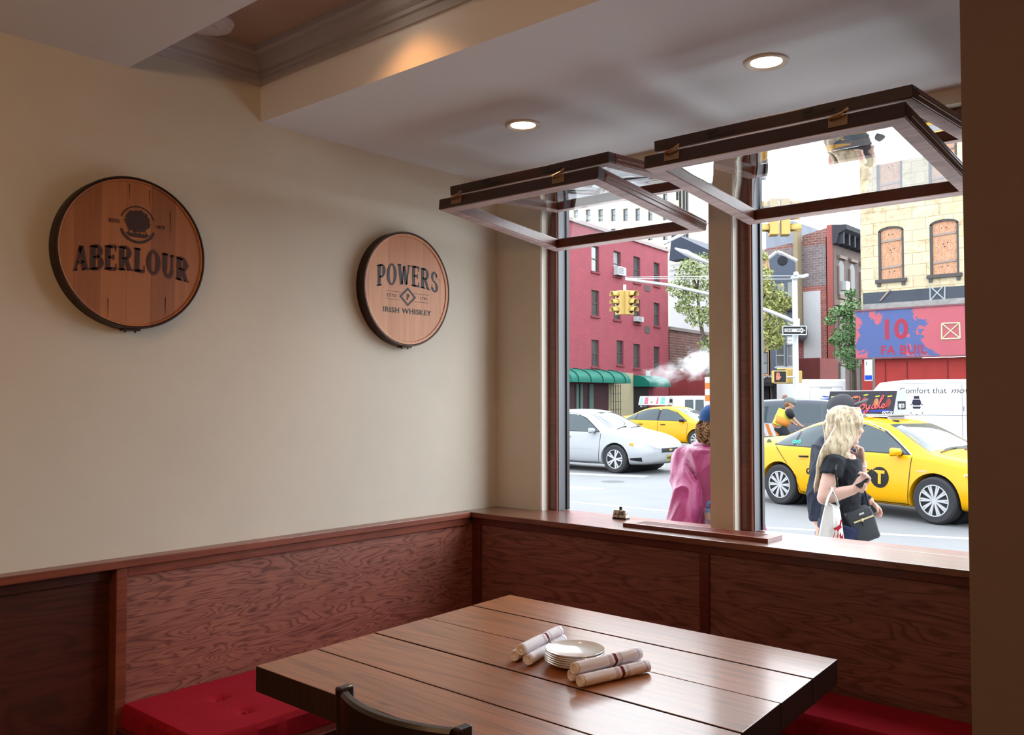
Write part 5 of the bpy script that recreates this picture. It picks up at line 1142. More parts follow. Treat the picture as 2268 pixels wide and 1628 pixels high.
# far roofline behind the right window
W = Wall('distant_building', 1720, 95, (1, 0, 0), 'grey blue building standing far behind the brick building roof'); u0, u1 = W.uv(1697, 600)[0], W.uv(1758, 600)[0]
W.wall(u0, u1, 0, W.uv(1720, 494)[1], mat('far_blue_grey', ex(160, 166, 180), .8, var=.15, vs=.6))

# ================================================================ TREES
def leaves(name, blobs, n, size, m, parent, seed):
    rnd = random.Random(seed); w = MB()
    tot = sum(r for _, r in blobs)
    for c, r in blobs:
        for _ in range(int(n * r / tot)):
            v = Vector((rnd.gauss(0, 1), rnd.gauss(0, 1), rnd.gauss(0, 1))).normalized() * r * rnd.uniform(.25, 1.0) ** .6; v.z *= .8
            p = Vector(c) + v; a = Vector((rnd.gauss(0, 1), rnd.gauss(0, 1), rnd.gauss(0, 1))).normalized(); b_ = a.orthogonal().normalized(); s_ = size * rnd.uniform(.6, 1.3)
            w.poly([p - a * s_, p - b_ * s_ * .45, p + a * s_, p + b_ * s_ * .45])
    return w.build(name, m, parent)
def leafm(name, c1, c2):
    m, nt, b = nmat(name); MC[name] = m
    nt.links.new(ramp(nt, noi(nt, coords(nt), 2.5, 3, .7), [(.3, c1), (.65, c2)]), b.inputs['Base Color']); b.inputs['Roughness'].default_value = .6; return m
M_bark = mat('bark', ex(112, 98, 88), .9, var=.2, vs=5)
def tree(trunk, blobs, n, size, m, label, seed, r=.16):
    base = Vector((trunk[0].x, trunk[0].y, ROAD)); t = tag(empty('street_tree', base), label, 'tree', 'street trees across the road')
    w = MB(); pts = [base] + trunk[1:]; w.tube(pts, [r * (1 - .7 * i / (len(pts) - 1)) for i in range(len(pts))], 8)
    for c, rr in blobs:
        q = min(trunk[1:], key=lambda p: (p - c).length); w.tube([q, q.lerp(c, .6) + Vector((0, 0, .2)), c], [r * .35, r * .2, r * .08], 6)
    w.build('trunk', M_bark, t, smooth='auto'); leaves('foliage', blobs, n, size, m, t, seed)
P = lambda x, y, d: at(x, y, d)
d = 45
tree([P(1572, 900, d), P(1568, 800, d), P(1556, 740, d), P(1548, 690, d), P(1545, 640, d)], [(P(1525, 600, d), .8), (P(1550, 590, d - 1), .9), (P(1505, 640, d), .7), (P(1530, 650, d), .7), (P(1560, 640, d + 1), .9), (P(1512, 680, d), .45), (P(1545, 700, d), .7), (P(1570, 760, d), .6), (P(1585, 690, d), 1.0)], 2600, .10, leafm('leaf_olive', ex(120, 138, 70), ex(176, 190, 110)), 'thin olive green street tree in front of the white wall at the left window', 4)
d = 47
tree([P(1668, 900, d), P(1668, 800, d), P(1672, 740, d), P(1682, 680, d)], [(P(1683, 570, d), .5), (P(1680, 610, d), .8), (P(1700, 650, d), 1.0), (P(1722, 670, d), .8), (P(1740, 672, d), .5), (P(1690, 700, d), 1.1), (P(1715, 715, d), .8), (P(1690, 745, d), 1.0), (P(1715, 755, d), .6), (P(1665, 640, d), 1.2)], 3600, .11, leafm('leaf_yellow_green', ex(156, 168, 72), ex(214, 216, 120)), 'yellow-green street tree beside the blue gabled house', 5)
d = 54
tree([P(1893, 900, d), P(1892, 830, d), P(1889, 760, d), P(1886, 700, d), P(1884, 640, d)], [(P(1885, 650, d), .35), (P(1888, 678, d), .7), (P(1872, 690, d), .5), (P(1850, 692, d), .45), (P(1840, 710, d), .4), (P(1878, 715, d), .6), (P(1888, 740, d), .8), (P(1865, 745, d), .7), (P(1850, 755, d), .45), (P(1890, 780, d), .8), (P(1872, 780, d), .7), (P(1885, 805, d), .5)], 3000, .10, leafm('leaf_green', ex(96, 158, 80), ex(158, 206, 130)), 'bright green street tree in front of the ornate brick building', 6)

# ================================================================ POLES, SIGNALS, SIGNS
M_pole = mat('pole_white_paint', ex(236, 238, 242, .32), .5); M_sig = mat('signal_yellow', ex(250, 208, 122, .26), .5)
D = 30.0
p = at(1763, 880, D); base = Vector((p.x, p.y, ROAD)); t = tag(empty('traffic_pole', base), 'white street pole with long signal arm beside the one way sign', 'pole')
top = at(1763, 608, D); w = MB(); w.tube([base, Vector((p.x, p.y, top.z))], [.11, .085], 14); w.tube([base, base + Vector((0, 0, .5))], .17, 12); w.build('pole', M_pole, t, smooth='auto')
arm = [P(1763, 716, D), P(1740, 704, D), P(1700, 688, D), P(1640, 668, D), P(1570, 651, D), P(1480, 631, D), P(1385, 618, D)]
MB().tube(arm, [.075, .07, .065, .06, .055, .05, .045], 10).build('arm', M_pole, t, smooth=True)
for y0, y1 in ((611, 614), (618, 617)): MB().tube([P(1763, y0, D), P(1640, y0 + .6, D), P(1385, y1, D)], .014, 6).build('guy_rod', M_pole, t)
w = MB(); w.tube([P(1763, 612, D), P(1778, 613, D), P(1790, 609, D)], [.06, .07, .05], 8); w.ball(P(1763, 607, D), .09); w.tube([P(1752, 616, D), P(1770, 614, D)], .05, 8); w.build('camera_bracket', M_pole, t, smooth=True)
w = MB(); w.tube([P(1752, 718, D), P(1762, 724, D)], .03, 6); w.tube([P(1763, 706, D), P(1763, 724, D)], .125, 12); w.build('clamp', M_pole, t)
def sign_plane(px, py, d): o = at(px, py, d); return plane_m(o, RT, (0, 0, 1)), d / FPX
T, s_ = sign_plane(1733, 742, D - .25)
t = tag(empty('one_way_sign', T.translation), 'black and white one way arrow sign on the white street pole', 'sign'); L_, H_ = 54 * s_, 20.5 * s_
MB(T).box((0, 0, -.01), (L_, H_, 0)).build('plate', M_ac, t, bevel=.004); w = MB(T); w.poly([(.03, .03, .002), (L_ - .03, .03, .002), (L_ - .03, H_ - .03, .002), (.03, H_ - .03, .002)]); w.build('panel', M_blk, t)
w = MB(T); a = H_ * .31; w.poly([(.07, a, .004), (L_ * .76, a, .004), (L_ * .76, H_ - a, .004), (.07, H_ - a, .004)]); w.poly([(L_ * .76, .05, .0045), (L_ - .05, H_ / 2, .0045), (L_ * .76, H_ - .05, .0045)]); w.build('arrow', M_ac, t)
w = MB(T); put_text(w, 'ONE', Matrix.Translation((.09, H_ * .375, .006)), .115, bold=.002); put_text(w, 'WAY', Matrix.Translation((.47, H_ * .375, .006)), .115, bold=.002); w.build('lettering', M_blk, t)
T, s_ = sign_plane(1743, 763, D - .2)
t = tag(empty('street_sign', T.translation), 'small white sign below the one way sign on the street pole', 'sign'); MB(T).box((0, 0, -.01), (13 * s_, 18 * s_, 0)).build('plate', M_ac, t, bevel=.004)
w = MB(T)
for q in ((.012, .012, 13 * s_ - .012, .024), (.012, 18 * s_ - .024, 13 * s_ - .012, 18 * s_ - .012), (.012, .012, .024, 18 * s_ - .012)): w.poly([(q[0], q[1], .003), (q[2], q[1], .003), (q[2], q[3], .003), (q[0], q[3], .003)])
put_text(w, 'ONE', Matrix.Translation((.035, .11, .003)), .075, sx=.8); w.build('lettering', M_blk, t)
# pedestrian signals
T, s_ = sign_plane(1713, 848, D - .45)
t = tag(empty('pedestrian_signal', T.translation), 'yellow pedestrian signal showing a lit orange hand', 'pedestrian signal')
w = MB(T); w.box((0, 0, -.22), (.45, .41, 0)); w.build('housing', M_sig, t, bevel=.02); w = MB(T); w.box((.03, .03, .001), (.42, .38, .006)); w.build('screen', M_dark, t)
w = MB(T); hx, hy = .15, .1
w.poly([(hx - .06, hy, .009), (hx + .05, hy, .009), (hx + .07, hy + .12, .009), (hx - .065, hy + .12, .009)])
for k, (dx, l) in enumerate(((-.045, .11), (-.012, .13), (.02, .125), (.05, .10))): w.poly([(hx + dx - .013, hy + .12, .0095), (hx + dx + .013, hy + .12, .0095), (hx + dx + .011, hy + .12 + l, .0095), (hx + dx - .011, hy + .12 + l, .0095)])
w.poly([(hx + .05, hy + .02, .0095), (hx + .115, hy + .10, .0095), (hx + .10, hy + .12, .0095), (hx + .05, hy + .08, .0095)]); w.build('hand_symbol', emit('hand_orange', (1, .22, .10, 1), 1.1), t)
MB(T).tube([(.42, .2, -.12), (.78, .2, -.25)], .03, 6).build('bracket', M_pole, t)
T, s_ = sign_plane(1741, 851, D + .42)
t = tag(empty('pedestrian_signal', T.translation), 'second yellow pedestrian signal housing facing away behind the pole', 'pedestrian signal')
w = MB(T); w.box((0, .03, -.1), (.2, .5, .12)); w.box((.36, .05, -.1), (.52, .46, .12)); w.box((-.42, .02, -.05), (.36, .07, 0)); w.box((-.3, .5, -.05), (.36, .55, 0)); w.build('housing', M_sig, t, bevel=.02)
# three-lens signal heads
def signal(T, label, heads, s=1.0):
    t = tag(empty('traffic_light', T.translation), label, 'traffic light', 'yellow traffic lights over the road')
    MB(T).tube([(0, 0, 1.0 * s), (0, 0, .78 * s)], .05 * s, 8).build('hanger', M_pole, t)
    for az, (ox, oy) in heads:
        H = T @ Matrix.Translation((ox, oy, 0)) @ Matrix.Rotation(R(az), 4, 'Z'); w = MB(H); w.box((-.15 * s, -.10 * s, -.02), (.15 * s, .10 * s, .80 * s)); o = w.build('housing', M_sig, t, bevel=.02)
        for k in range(3):
            z = (.13 + k * .26) * s; w = MB(H)
            ring = lambda y, r, a0=-20, a1=200: [(r * math.cos(R(a)), y, z + r * math.sin(R(a))) for a in range(a0, a1 + 1, 10)]
            w.loft([ring(-.10 * s, .115 * s), ring(-.34 * s, .12 * s)], False, False); v_ = w.build('visor', M_sig, o, smooth=True); md = v_.modifiers.new('t', 'SOLIDIFY'); md.thickness = .012; bake(v_)
            MB(H).lathe([(.001, -.115 * s), (.09 * s, -.108 * s), (.10 * s, -.1 * s)], 20, (0, 0, z), 'y').build('lens', mat('lens_red', ex(120, 20, 20), .2) if k == 2 else M_dark, o, smooth=True)
    return t
T = Matrix.Translation(P(1384, 696, D)) @ Matrix.Rotation(YAW, 4, 'Z')
signal(T, 'yellow traffic light hanging on the arm in front of the red tenement', [(38, (.14, 0)), (-62, (-.16, .04))])
# nearer pole behind the pier with a second signal and a street lamp arm
D2 = 20.0; p = P(1604, 880, D2); t = tag(empty('traffic_pole', Vector((p.x, p.y, ROAD))), 'nearer white pole mostly hidden behind the pier, its lamp arm reaching left', 'pole')
w = MB(); w.tube([Vector((p.x, p.y, ROAD)), P(1604, 300, D2)], [.10, .08], 12); w.build('pole', M_pole, t, smooth=True)
MB().tube([P(1604, 420, D2), P(1660, 398, D2), P(1722, 390, D2)], [.06, .05, .045], 10).build('arm', M_pole, t, smooth=True)
w = MB(); w.tube([P(1604, 470, D2), P(1560, 495, D2), P(1505, 522, D2), P(1470, 540, D2)], [.05, .045, .04, .03], 8); w.build('lamp_arm', M_pole, t, smooth=True)
w = MB(); w.tube([P(1604, 590, D2), P(1570, 582, D2), P(1538, 570, D2), P(1520, 560, D2), P(1495, 550, D2)], [.05, .05, .10, .11, .03], 10, flat=.6); w.build('lamp_head', M_pole, t, smooth=True)
T = Matrix.Translation(P(1727, 520, D2)) @ Matrix.Rotation(YAW, 4, 'Z'); signal(T, 'nearer yellow traffic light, its lower end just below the right sash', [(80, (.12, 0)), (-95, (-.14, .0))], 1.0)
# striped steam chimney and steam
p = P(1590, 880, 35); t = tag(empty('steam_chimney', Vector((p.x, p.y, ROAD))), 'orange and white striped steam chimney at the pier edge', 'steam chimney'); c = t.location
for k in range(11):
    w = MB(); w.lathe([(.5, ROAD + k * .235), (.5, ROAD + k * .235 + .234)], 28, (c.x, c.y, 0)); w.build('stripe', mat('stripe_orange', ex(250, 140, 60), .6) if k % 2 else M_ac, t, smooth='auto')
m = bpy.data.materials.new('steam'); m.use_nodes = True; nt = m.node_tree; nt.nodes.clear(); o_ = nt.nodes.new('ShaderNodeOutputMaterial')
tc = nt.nodes.new('ShaderNodeTexCoord').outputs['Object']; ln = nd(nt, 'ShaderNodeVectorMath', {0: tc}, operation='LENGTH').outputs[1]
f = noi(nt, tc, 1.7, 5, .65, .8); dn = mth(nt, 'MULTIPLY', mth(nt, 'MAXIMUM', mth(nt, 'SUBTRACT', mth(nt, 'ADD', mth(nt, 'MULTIPLY', mth(nt, 'SUBTRACT', 1.0, ln), .6), mth(nt, 'MULTIPLY', f, 1.6)), 1.0), 0.0), 5.0)
v = nd(nt, 'ShaderNodeVolumePrincipled', {'Color': (1, 1, 1, 1), 'Density': dn}); nt.links.new(v.outputs[0], o_.inputs['Volume'])
def steam(px, py, d, rx, ry, rz, label):
    o = MB().ball((0, 0, 0), 1.0, 20, 12).build('steam_cloud', m, local=True); o.location = P(px, py, d); o.scale = (rx, ry, rz); o.rotation_euler = (0, 0, YAW); tag(o, label, 'steam', None, 'stuff')
steam(1550, 802, 34, 1.0, .8, .8, 'dense white steam puff blowing from the striped chimney'); steam(1478, 826, 37.5, 1.3, .28, .7, 'thin drifting steam in front of the red tenement')
# barricade
T, s_ = sign_plane(1672, 966, 21); t = tag(empty('road_barricade', Vector((T.translation.x, T.translation.y, ROAD))), 'orange and white striped barricade behind the near taxi', 'barricade'); Lb = .62
MB(T).box((0, 0, -.03), (Lb, .30, 0)).build('board', M_ac, t)
w = MB(T)
for k in range(4): x = k * .17; w.poly([(x, .01, .003), (x + .08, .01, .003), (min(x - .02 + .0, Lb), .29, .003), (x - .1 if k else 0, .29, .003)])
w.build('stripes', MC['stripe_orange'], t)
for x in (.05, Lb - .05): q = T @ Vector((x, 0, -.02)); MB().tube([Vector((q.x, q.y, ROAD)), q], .025, 6).build('leg', M_ac, t)
# ================================================================ PEOPLE
Z = Vector((0, 0, 1))
def fr(x, up=Z):
    x = Vector(x).normalized(); y = Vector(up).cross(x).normalized(); z = x.cross(y)
    return Matrix((x, y, z)).transposed().to_4x4()
def head(w, c, face, s=1.0):
    old = w.T; w.T = Matrix.Translation(c) @ fr(face) @ Matrix.Scale(s, 4)
    w.ball((-.012, 0, .035), (.093, .074, .088), 20, 14); w.ball((.022, 0, -.02), (.066, .060, .088), 20, 14); w.ball((.036, 0, -.068), (.044, .043, .036), 14, 10)
    w.ball((.066, 0, -.088), (.020, .022, .017)); w.tube([(.083, 0, .022), (.098, 0, -.004), (.108, 0, -.020), (.094, 0, -.028)], [.008, .010, .013, .010], 10)
    w.ball((.088, 0, -.046), (.011, .022, .007)); w.ball((.087, 0, -.058), (.011, .019, .008)); w.ball((.078, 0, .032), (.014, .048, .011)); w.ball((.07, .04, -.02), (.02, .018, .022)); w.ball((.07, -.04, -.02), (.02, .018, .022))
    for sg in (-1, 1): w.ball((-.004, sg * .073, -.004), (.017, .009, .031))
    w.T = old
def eyes(c, face, parent, s=1.0, lips=True):
    T = Matrix.Translation(c) @ fr(face) @ Matrix.Scale(s, 4)
    for sg in (-1, 1):
        MB(T).ball((.076, sg * .030, .012), (.011, .014, .009)).build('eye', mat('eye_white', ex(230, 225, 220), .4), parent, smooth=True)
        MB(T).ball((.083, sg * .031, .012), (.006, .006, .006)).build('iris', mat('iris_dark', ex(50, 40, 36), .3), parent, smooth=True)
    if lips: MB(T).ball((.0935, 0, -.052), (.008, .019, .008)).build('lips', mat('lips_rose', ex(200, 104, 108), .5), parent, smooth=True)
def hand(w, p, fdir, palm, curl=.5, side=1, s=1.0):
    """palm and five fingers; fdir points along the fingers, palm is the direction they curl to, side picks the thumb side"""
    old = w.T; x = Vector(fdir).normalized(); z = (Vector(palm) - x * Vector(palm).dot(x)).normalized(); y = z.cross(x) * side
    m = Matrix((x, y, z)).transposed().to_4x4(); m.translation = Vector(p); w.T = m @ Matrix.Scale(s, 4)
    w.tube([(-.01, 0, 0), (.02, 0, 0), (.055, 0, .002), (.09, 0, .003)], [.026, .034, .041, .036], 14, flat=.42, up=(0, 0, 1))
    for k, (yy, L) in enumerate(((.030, .068), (.010, .078), (-.010, .072), (-.029, .056))):
        q = Vector((.085 - abs(yy) * .12, yy, .002)); a = 0; pts = [q - Vector((.012, 0, 0)), q]
        for j, f in enumerate((.42, .33, .25)): a += curl * (.75 + .12 * k) * (.8 if j == 0 else 1.0); q = q + Vector((math.cos(a), 0, math.sin(a))) * L * f; pts.append(q)
        w.tube(pts, [.009, .0092, .0088, .008, .0065], 8)
    w.tube([(.012, .026, .002), (.036, .046, .012), (.058, .050, .028), (.076, .044, .040)], [.013, .0115, .010, .0075], 8)
    w.T = old
def skin_of(name, r, g, b): return mat(name, ex(r, g, b, .34), .55, var=.05, vs=8)
Q = lambda x, y, d: at(x, y, d)
def foot(p): return Vector((p.x, p.y, WALK))
def shoes(t, ps, face, m):
    for p in ps:
        w = MB(Matrix.Translation(foot(p)) @ fr(face)); w.tube([(-.08, 0, .045), (-.02, 0, .05), (.08, 0, .035), (.16, 0, .025)], [.045, .048, .043, .024], 12, flat=.9)
        w.build('shoe', m, t, smooth=True)
M_denim = mat('denim_navy', ex(48, 56, 92), .9, var=.1, vs=20); M_black = mat('black_cotton', ex(46, 48, 56), .85, bmp=.25, vs=14); M_navy = mat('navy_jacket', ex(40, 46, 62), .8, bmp=.3, vs=12)
def limbs(w, specs):
    for pts, rr in specs: w.tube(pts, rr, 14)
# ---- woman with long fair hair, facing right
d = 5.3; hc = Q(1873, 946, 5.3); fc = (RT * .93 - Z * .05 + FW * .10)
t = tag(empty('person', foot(Q(1862, 1120, d))), 'person with long wavy blond hair and black t-shirt holding a phone', 'person')
sk = skin_of('skin_fair', 240, 196, 180); face = RT
w = MB(); head(w, hc, fc, .98)
w.tube([hc - Z * .05 - RT * .02, Q(1864, 1000, d), Q(1862, 1030, d)], [.052, .048, .07], 14)
w.tube([Q(1866, 1010, d), Q(1872, 1040, d), Q(1864, 1090, d), Q(1862, 1160, d)], [.10, .125, .11, .13], 18, flat=.66, up=RT)
sh, el, wr = Q(1846, 1026, 5.17), Q(1826, 1102, 5.12), Q(1893, 1084, 5.05)
limbs(w, [([sh, sh.lerp(el, .4), el - Z * -.01], [.046, .047, .040]), ([el, el.lerp(wr, .35), wr], [.043, .041, .027])]); w.ball(el, .043)
hand(w, wr, (wr - el) + Z * .12, Z * .6 - FW * .4 + RT * .1, .95, -1, 1.0)
sh2, el2, wr2 = Q(1874, 1026, 5.46), Q(1905, 1078, 5.5), Q(1909, 1022, 5.42)
limbs(w, [([sh2, el2], [.046, .040]), ([el2, el2.lerp(wr2, .4), wr2], [.041, .038, .026])]); w.ball(el2, .041)
hand(w, wr2, Z * 1 - RT * .12, -RT * 1 - FW * .2, 1.0, 1, .95)
for k, s_ in enumerate((5.22, 5.38)):
    p = Q(1862 + (6 if k else -6), 1190, s_); w.tube([Q(1862, 1165, s_), p, Vector((p.x, p.y, .35)), Vector((p.x, p.y, WALK + .06))], [.10, .09, .055, .04], 12)
b = remesh(w.build('body', sk, t), .0055, 3); eyes(hc, fc, t, .98)
w = MB(); w.tube([Q(1864, 1012, d), Q(1862, 1034, d), Q(1864, 1066, d), Q(1863, 1112, d), Q(1863, 1160, d)], [.15, .165, .160, .145, .17], 24, flat=.66, up=RT)
w.ball(Q(1884, 1052, 5.22), (.07, .07, .06)); w.ball(Q(1886, 1052, 5.38), (.07, .07, .06))
w.tube([Q(1852, 1022, 5.22), sh, sh.lerp(el, .36)], [.060, .063, .062], 16); w.tube([Q(1868, 1022, 5.4), sh2, sh2.lerp(el2, .3)], [.06, .06, .058], 16)
crease(remesh(w.build('t_shirt', M_black, t), .006, 4), .005, 12, 14)
w = MB(); w.tube([Q(1863, 1154, d), Q(1863, 1172, d)], [.178, .18], 24, flat=.72, up=RT)
feet = []
for k, s_ in enumerate((5.2, 5.4)):
    p = Q(1862 + (8 if k else -8), 1190, s_); w.tube([Q(1863, 1160, s_), p, Vector((p.x, p.y, .4)), Vector((p.x, p.y, WALK + .10))], [.115, .108, .07, .058], 14); feet.append(p)
remesh(w.build('jeans', M_denim, t), .009, 3); shoes(t, feet, face, M_black)
# hair
m, nt, bb = nmat('hair_blond'); f = noi(nt, coords(nt, (55, 55, 7)), 1.0, 3, .6, .4); f2 = noi(nt, coords(nt, (1, 1, 1)), 9, 2)
nt.links.new(mixc(nt, .35, ramp(nt, f, [(.34, ex(112, 84, 62, .30)), (.5, ex(222, 198, 160, .32)), (.68, ex(252, 240, 216, .34))]), ramp(nt, f2, [(.3, ex(170, 140, 106, .3)), (.7, ex(250, 238, 212, .33))])), bb.inputs['Base Color']); bb.inputs['Roughness'].default_value = .5; bb.inputs['Specular IOR Level'].default_value = .15
rnd = random.Random(11); w = MB(); T = Matrix.Translation(hc) @ fr(fc); w.T = T; w.ball((-.022, 0, .045), (.098, .086, .086), 20, 14); w.ball((-.045, 0, -.02), (.075, .080, .09), 16, 10); w.T = Matrix.Identity(4)
for k in range(84):
    s_ = rnd.random(); near = k % 3 != 2; y = -.080 if near else .078
    a = T @ Vector((.055 - .14 * s_, y * rnd.uniform(.05, .75), .118 - .06 * s_ * s_)); b1 = T @ Vector((.060 - .15 * s_, y * 1.12, .03 - .02 * s_))
    dd = (5.20 if near else 5.42) + rnd.uniform(-.02, .02)
    m1 = Q(1889 - 58 * s_, 972 + 14 * s_, dd); m2 = Q(1880 - 70 * s_ ** .8, 1000 + 34 * s_, dd - .005); e = Q(1884 - 74 * s_ + rnd.uniform(-3, 3), 1020 + 68 * s_ ** .7 + rnd.uniform(-8, 8), dd + (.03 if s_ > .5 else -.03))
    ctl = [a, b1, m1, m2, e]; pts = []; ph = rnd.uniform(0, .8) + s_ * 2
    for j in range(17):
        u = j / 16 * 4; i = min(3, int(u)); v = ctl[i].lerp(ctl[i + 1], u - i); v = v + RT * .014 * math.sin(j * .95 + ph) * (j / 16) + FW * .008 * math.cos(j * .8 + ph); pts.append(v)
    w.tube(pts, [.012 + .006 * math.sin(math.pi * j / 16) for j in range(16)] + [.003], 7)
remesh(w.build('hair', m, t), .0055, 1)
MB(Matrix.Translation(hc) @ fr(fc)).tube([(.092, -.055, .014), (.098, -.03, .016), (.101, 0, .018), (.098, .03, .016), (.092, .055, .014)], .0045, 6).build('sunglasses', M_dark, t)
bw = wr2.lerp(el2, .15); MB().tube([bw - Z * .008, bw + Z * .012], .031, 14).build('wristband', M_ac, t, smooth='auto')
# phone in her hand
pp = Q(1921, 1056, 5.02); x = (RT * .70 + Z * .66 - FW * .1).normalized(); z = -RT * .66 + Z * .70 - FW * .10; T = Matrix.Translation(pp) @ Matrix((x, Vector(z).cross(x).normalized(), x.cross(Vector(z).cross(x)).normalized())).transposed().to_4x4()
o = MB(T).box((-.080, -.034, -.004), (.050, .034, .004)).build('smartphone', M_dark, bevel=.002); tag(o, 'black phone held in the right hand of the blond person', 'phone')
# white carrier bag on her arm
d2 = 5.03; t2 = tag(empty('carrier_bag', Q(1840, 1200, d2)), 'white plastic carrier bag with red print hanging from the blond person\'s arm', 'bag')
w = MB(); M_bag = mat('bag_white', ex(250, 248, 246, .32), .6, bmp=.3, vs=10)
rows = []
for j, (y, x0, x1, th) in enumerate(((1112, 1829, 1834, .012), (1118, 1828, 1857, .02), (1135, 1824, 1861, .035), (1165, 1818, 1865, .05), (1198, 1812, 1869, .055), (1225, 1811, 1870, .05), (1232, 1813, 1868, .02))):
    a, b1 = Q(x0, y, d2), Q(x1, y + 2, d2); rows.append([a.lerp(b1, i / 7) - FW * th * math.sin(math.pi * (i + .5) / 8) * (1 + .2 * math.sin(i * 2 + j)) for i in range(8)] + [a.lerp(b1, i / 7) + FW * th * math.sin(math.pi * (i + .5) / 8) for i in range(7, -1, -1)])
w.loft(rows); w.build('bag_body', M_bag, t2, smooth='auto')
for x0, x1, x2 in ((1829, 1835, 1846), (1857, 1850, 1846)):
    w = MB(); w.tube([Q(x0, 1120, d2 - .02), Q(x1, 1100, d2 - .02), Q(x2 - 3, 1086, d2 + .0), Q(x2 - 4, 1083, d2 + .06), Q(x2 - 4, 1090, d2 + .13), Q(x1, 1104, d2 + .12), Q(x0, 1120, d2 + .02)], .014, 8, flat=.35, up=RT); w.build('handle', M_bag, t2, smooth='auto')
w = MB(); fz = lambda pts: w.poly([Q(x, y, d2 - .068) for x, y in pts]); fz([(1846, 1170), (1853, 1167), (1859, 1163), (1862, 1150), (1865, 1151), (1863, 1164), (1865, 1168), (1858, 1174), (1856, 1180), (1853, 1173), (1849, 1176)]); fz([(1856, 1180), (1858, 1180), (1855, 1192), (1853, 1190)]); fz([(1845, 1190), (1849, 1176), (1850, 1177), (1847, 1192)]); fz([(1859, 1186), (1862, 1178), (1864, 1188), (1867, 1182), (1868, 1194), (1861, 1195)])
w.build('red_print', mat('bag_red', ex(206, 24, 50), .5), t2)
# dark handbag
d3 = 5.16; t3 = tag(empty('handbag', Q(1910, 1200, d3)), 'dark grey shoulder bag with a gold zip at the blond person\'s hip', 'bag')
out = [(1872, 1139), (1928, 1121), (1938, 1140), (1948, 1175), (1953, 1187), (1948, 1192), (1918, 1203), (1897, 1199), (1884, 1172)]
w = MB(); w.prism([Q(x, y, d3 - .04) for x, y in out], FW * .085); w.build('bag_body', mat('bag_charcoal', ex(72, 76, 84), .5), t3, bevel=.014, seg=3, smooth='auto')
w = MB(); w.tube([Q(1891, 1158, d3 - .046), Q(1934, 1142, d3 - .046)], .0055, 8); w.ball(Q(1909, 1152, d3 - .048), .010); w.build('zip', mat('gold_metal', ex(235, 220, 170, .35), .3, .4), t3)
w = MB(); w.poly([Q(x, y, d3 - .0455) for x, y in ((1902, 1138), (1913, 1134), (1914, 1138), (1903, 1142))]); w.build('badge', M_ac, t3)
w = MB(); w.tube([Q(1909, 1153, d3 - .048), Q(1913, 1164, d3 - .05)], .004, 6); w.tube([Q(1874, 1139, d3), Q(1866, 1128, d3), Q(1858, 1100, 5.09), Q(1850, 1040, 5.08), Q(1856, 1012, 5.16), Q(1872, 1012, 5.3)], .006, 6); w.tube([Q(1926, 1123, d3), Q(1916, 1090, 5.2), Q(1892, 1050, 5.2), Q(1872, 1012, 5.3)], .006, 6); w.build('strap', M_dark, t3)
# ---- man in cap behind her
d = 7.2; hc = Q(1872, 911, d); fc = RT * .92 + Z * .30 - FW * .15
t = tag(empty('person', foot(Q(1850, 1120, d))), 'person in a dark baseball cap and navy jacket behind the blond person', 'person'); sk2 = skin_of('skin_ruddy', 236, 176, 156)
w = MB(); head(w, hc, fc, .98); w.tube([hc - Z * .04 - RT * .03, Q(1852, 960, d), Q(1850, 1000, d)], [.062, .062, .09], 14)
w.tube([Q(1850, 990, d), Q(1850, 1060, d), Q(1850, 1160, d)], [.15, .16, .15], 18, flat=.66, up=RT)
a1, a2, a3 = Q(1828, 1004, 6.98), Q(1808, 1094, 6.93), Q(1811, 1162, 6.90); b1, b2, b3 = Q(1868, 1004, 7.42), Q(1892, 1092, 7.36), Q(1932, 1112, 7.25)
limbs(w, [([a1, a2], [.05, .045]), ([a2, a3], [.042, .029]), ([b1, b2], [.05, .045]), ([b2, b3], [.042, .029])]); hand(w, a3, -Z, RT, .5, -1); hand(w, b3, RT * .7 - Z * .7, -Z * .4 - RT * .6, .8, 1)
for s_, x in ((7.1, 1840), (7.32, 1858)): p = Q(x, 1190, s_); w.tube([p, Vector((p.x, p.y, .4)), Vector((p.x, p.y, WALK + .06))], [.09, .06, .04], 10)
remesh(w.build('body', sk2, t), .006, 3); eyes(hc, fc, t, .98)
w = MB(); w.tube([Q(1851, 968, d), Q(1850, 990, d), Q(1848, 1040, d), Q(1849, 1100, d), Q(1849, 1152, d)], [.13, .22, .235, .22, .22], 24, flat=.78, up=RT)
limbs(w, [([a1 + RT * .02, a1.lerp(a2, .5), a2, a3 + Z * .03], [.088, .080, .072, .060]), ([b1, b1.lerp(b2, .5), b2, b3 - RT * .04], [.08, .072, .066, .052])])
crease(remesh(w.build('jacket', M_navy, t), .008, 4), .007, 9, 9)
w = MB(); w.tube([Q(1877, 985, 7.05), Q(1884, 1010, 7.02), Q(1888, 1060, 7.02)], [.03, .05, .04], 10, flat=.5, up=RT); w.build('shirt', mat('shirt_grey', ex(130, 138, 152), .8), t, smooth=True)
w = MB(); w.tube([Q(1849, 1146, d), Q(1849, 1166, d)], [.19, .19], 24, flat=.75, up=RT); feet = []
for s_, x in ((7.1, 1836), (7.34, 1858)): p = Q(x, 1190, s_); w.tube([Q(1849, 1155, s_), p, Vector((p.x, p.y, .4)), Vector((p.x, p.y, WALK + .1))], [.125, .115, .085, .07], 14); feet.append(p)
remesh(w.build('jeans', mat('denim_blue', ex(58, 82, 140), .9), t), .009, 3); shoes(t, feet, RT, M_black)
M_cap = mat('cap_charcoal', ex(78, 78, 84), .8); T = Matrix.Translation(hc) @ fr(fc) @ Matrix.Scale(.98, 4); w = MB(T)
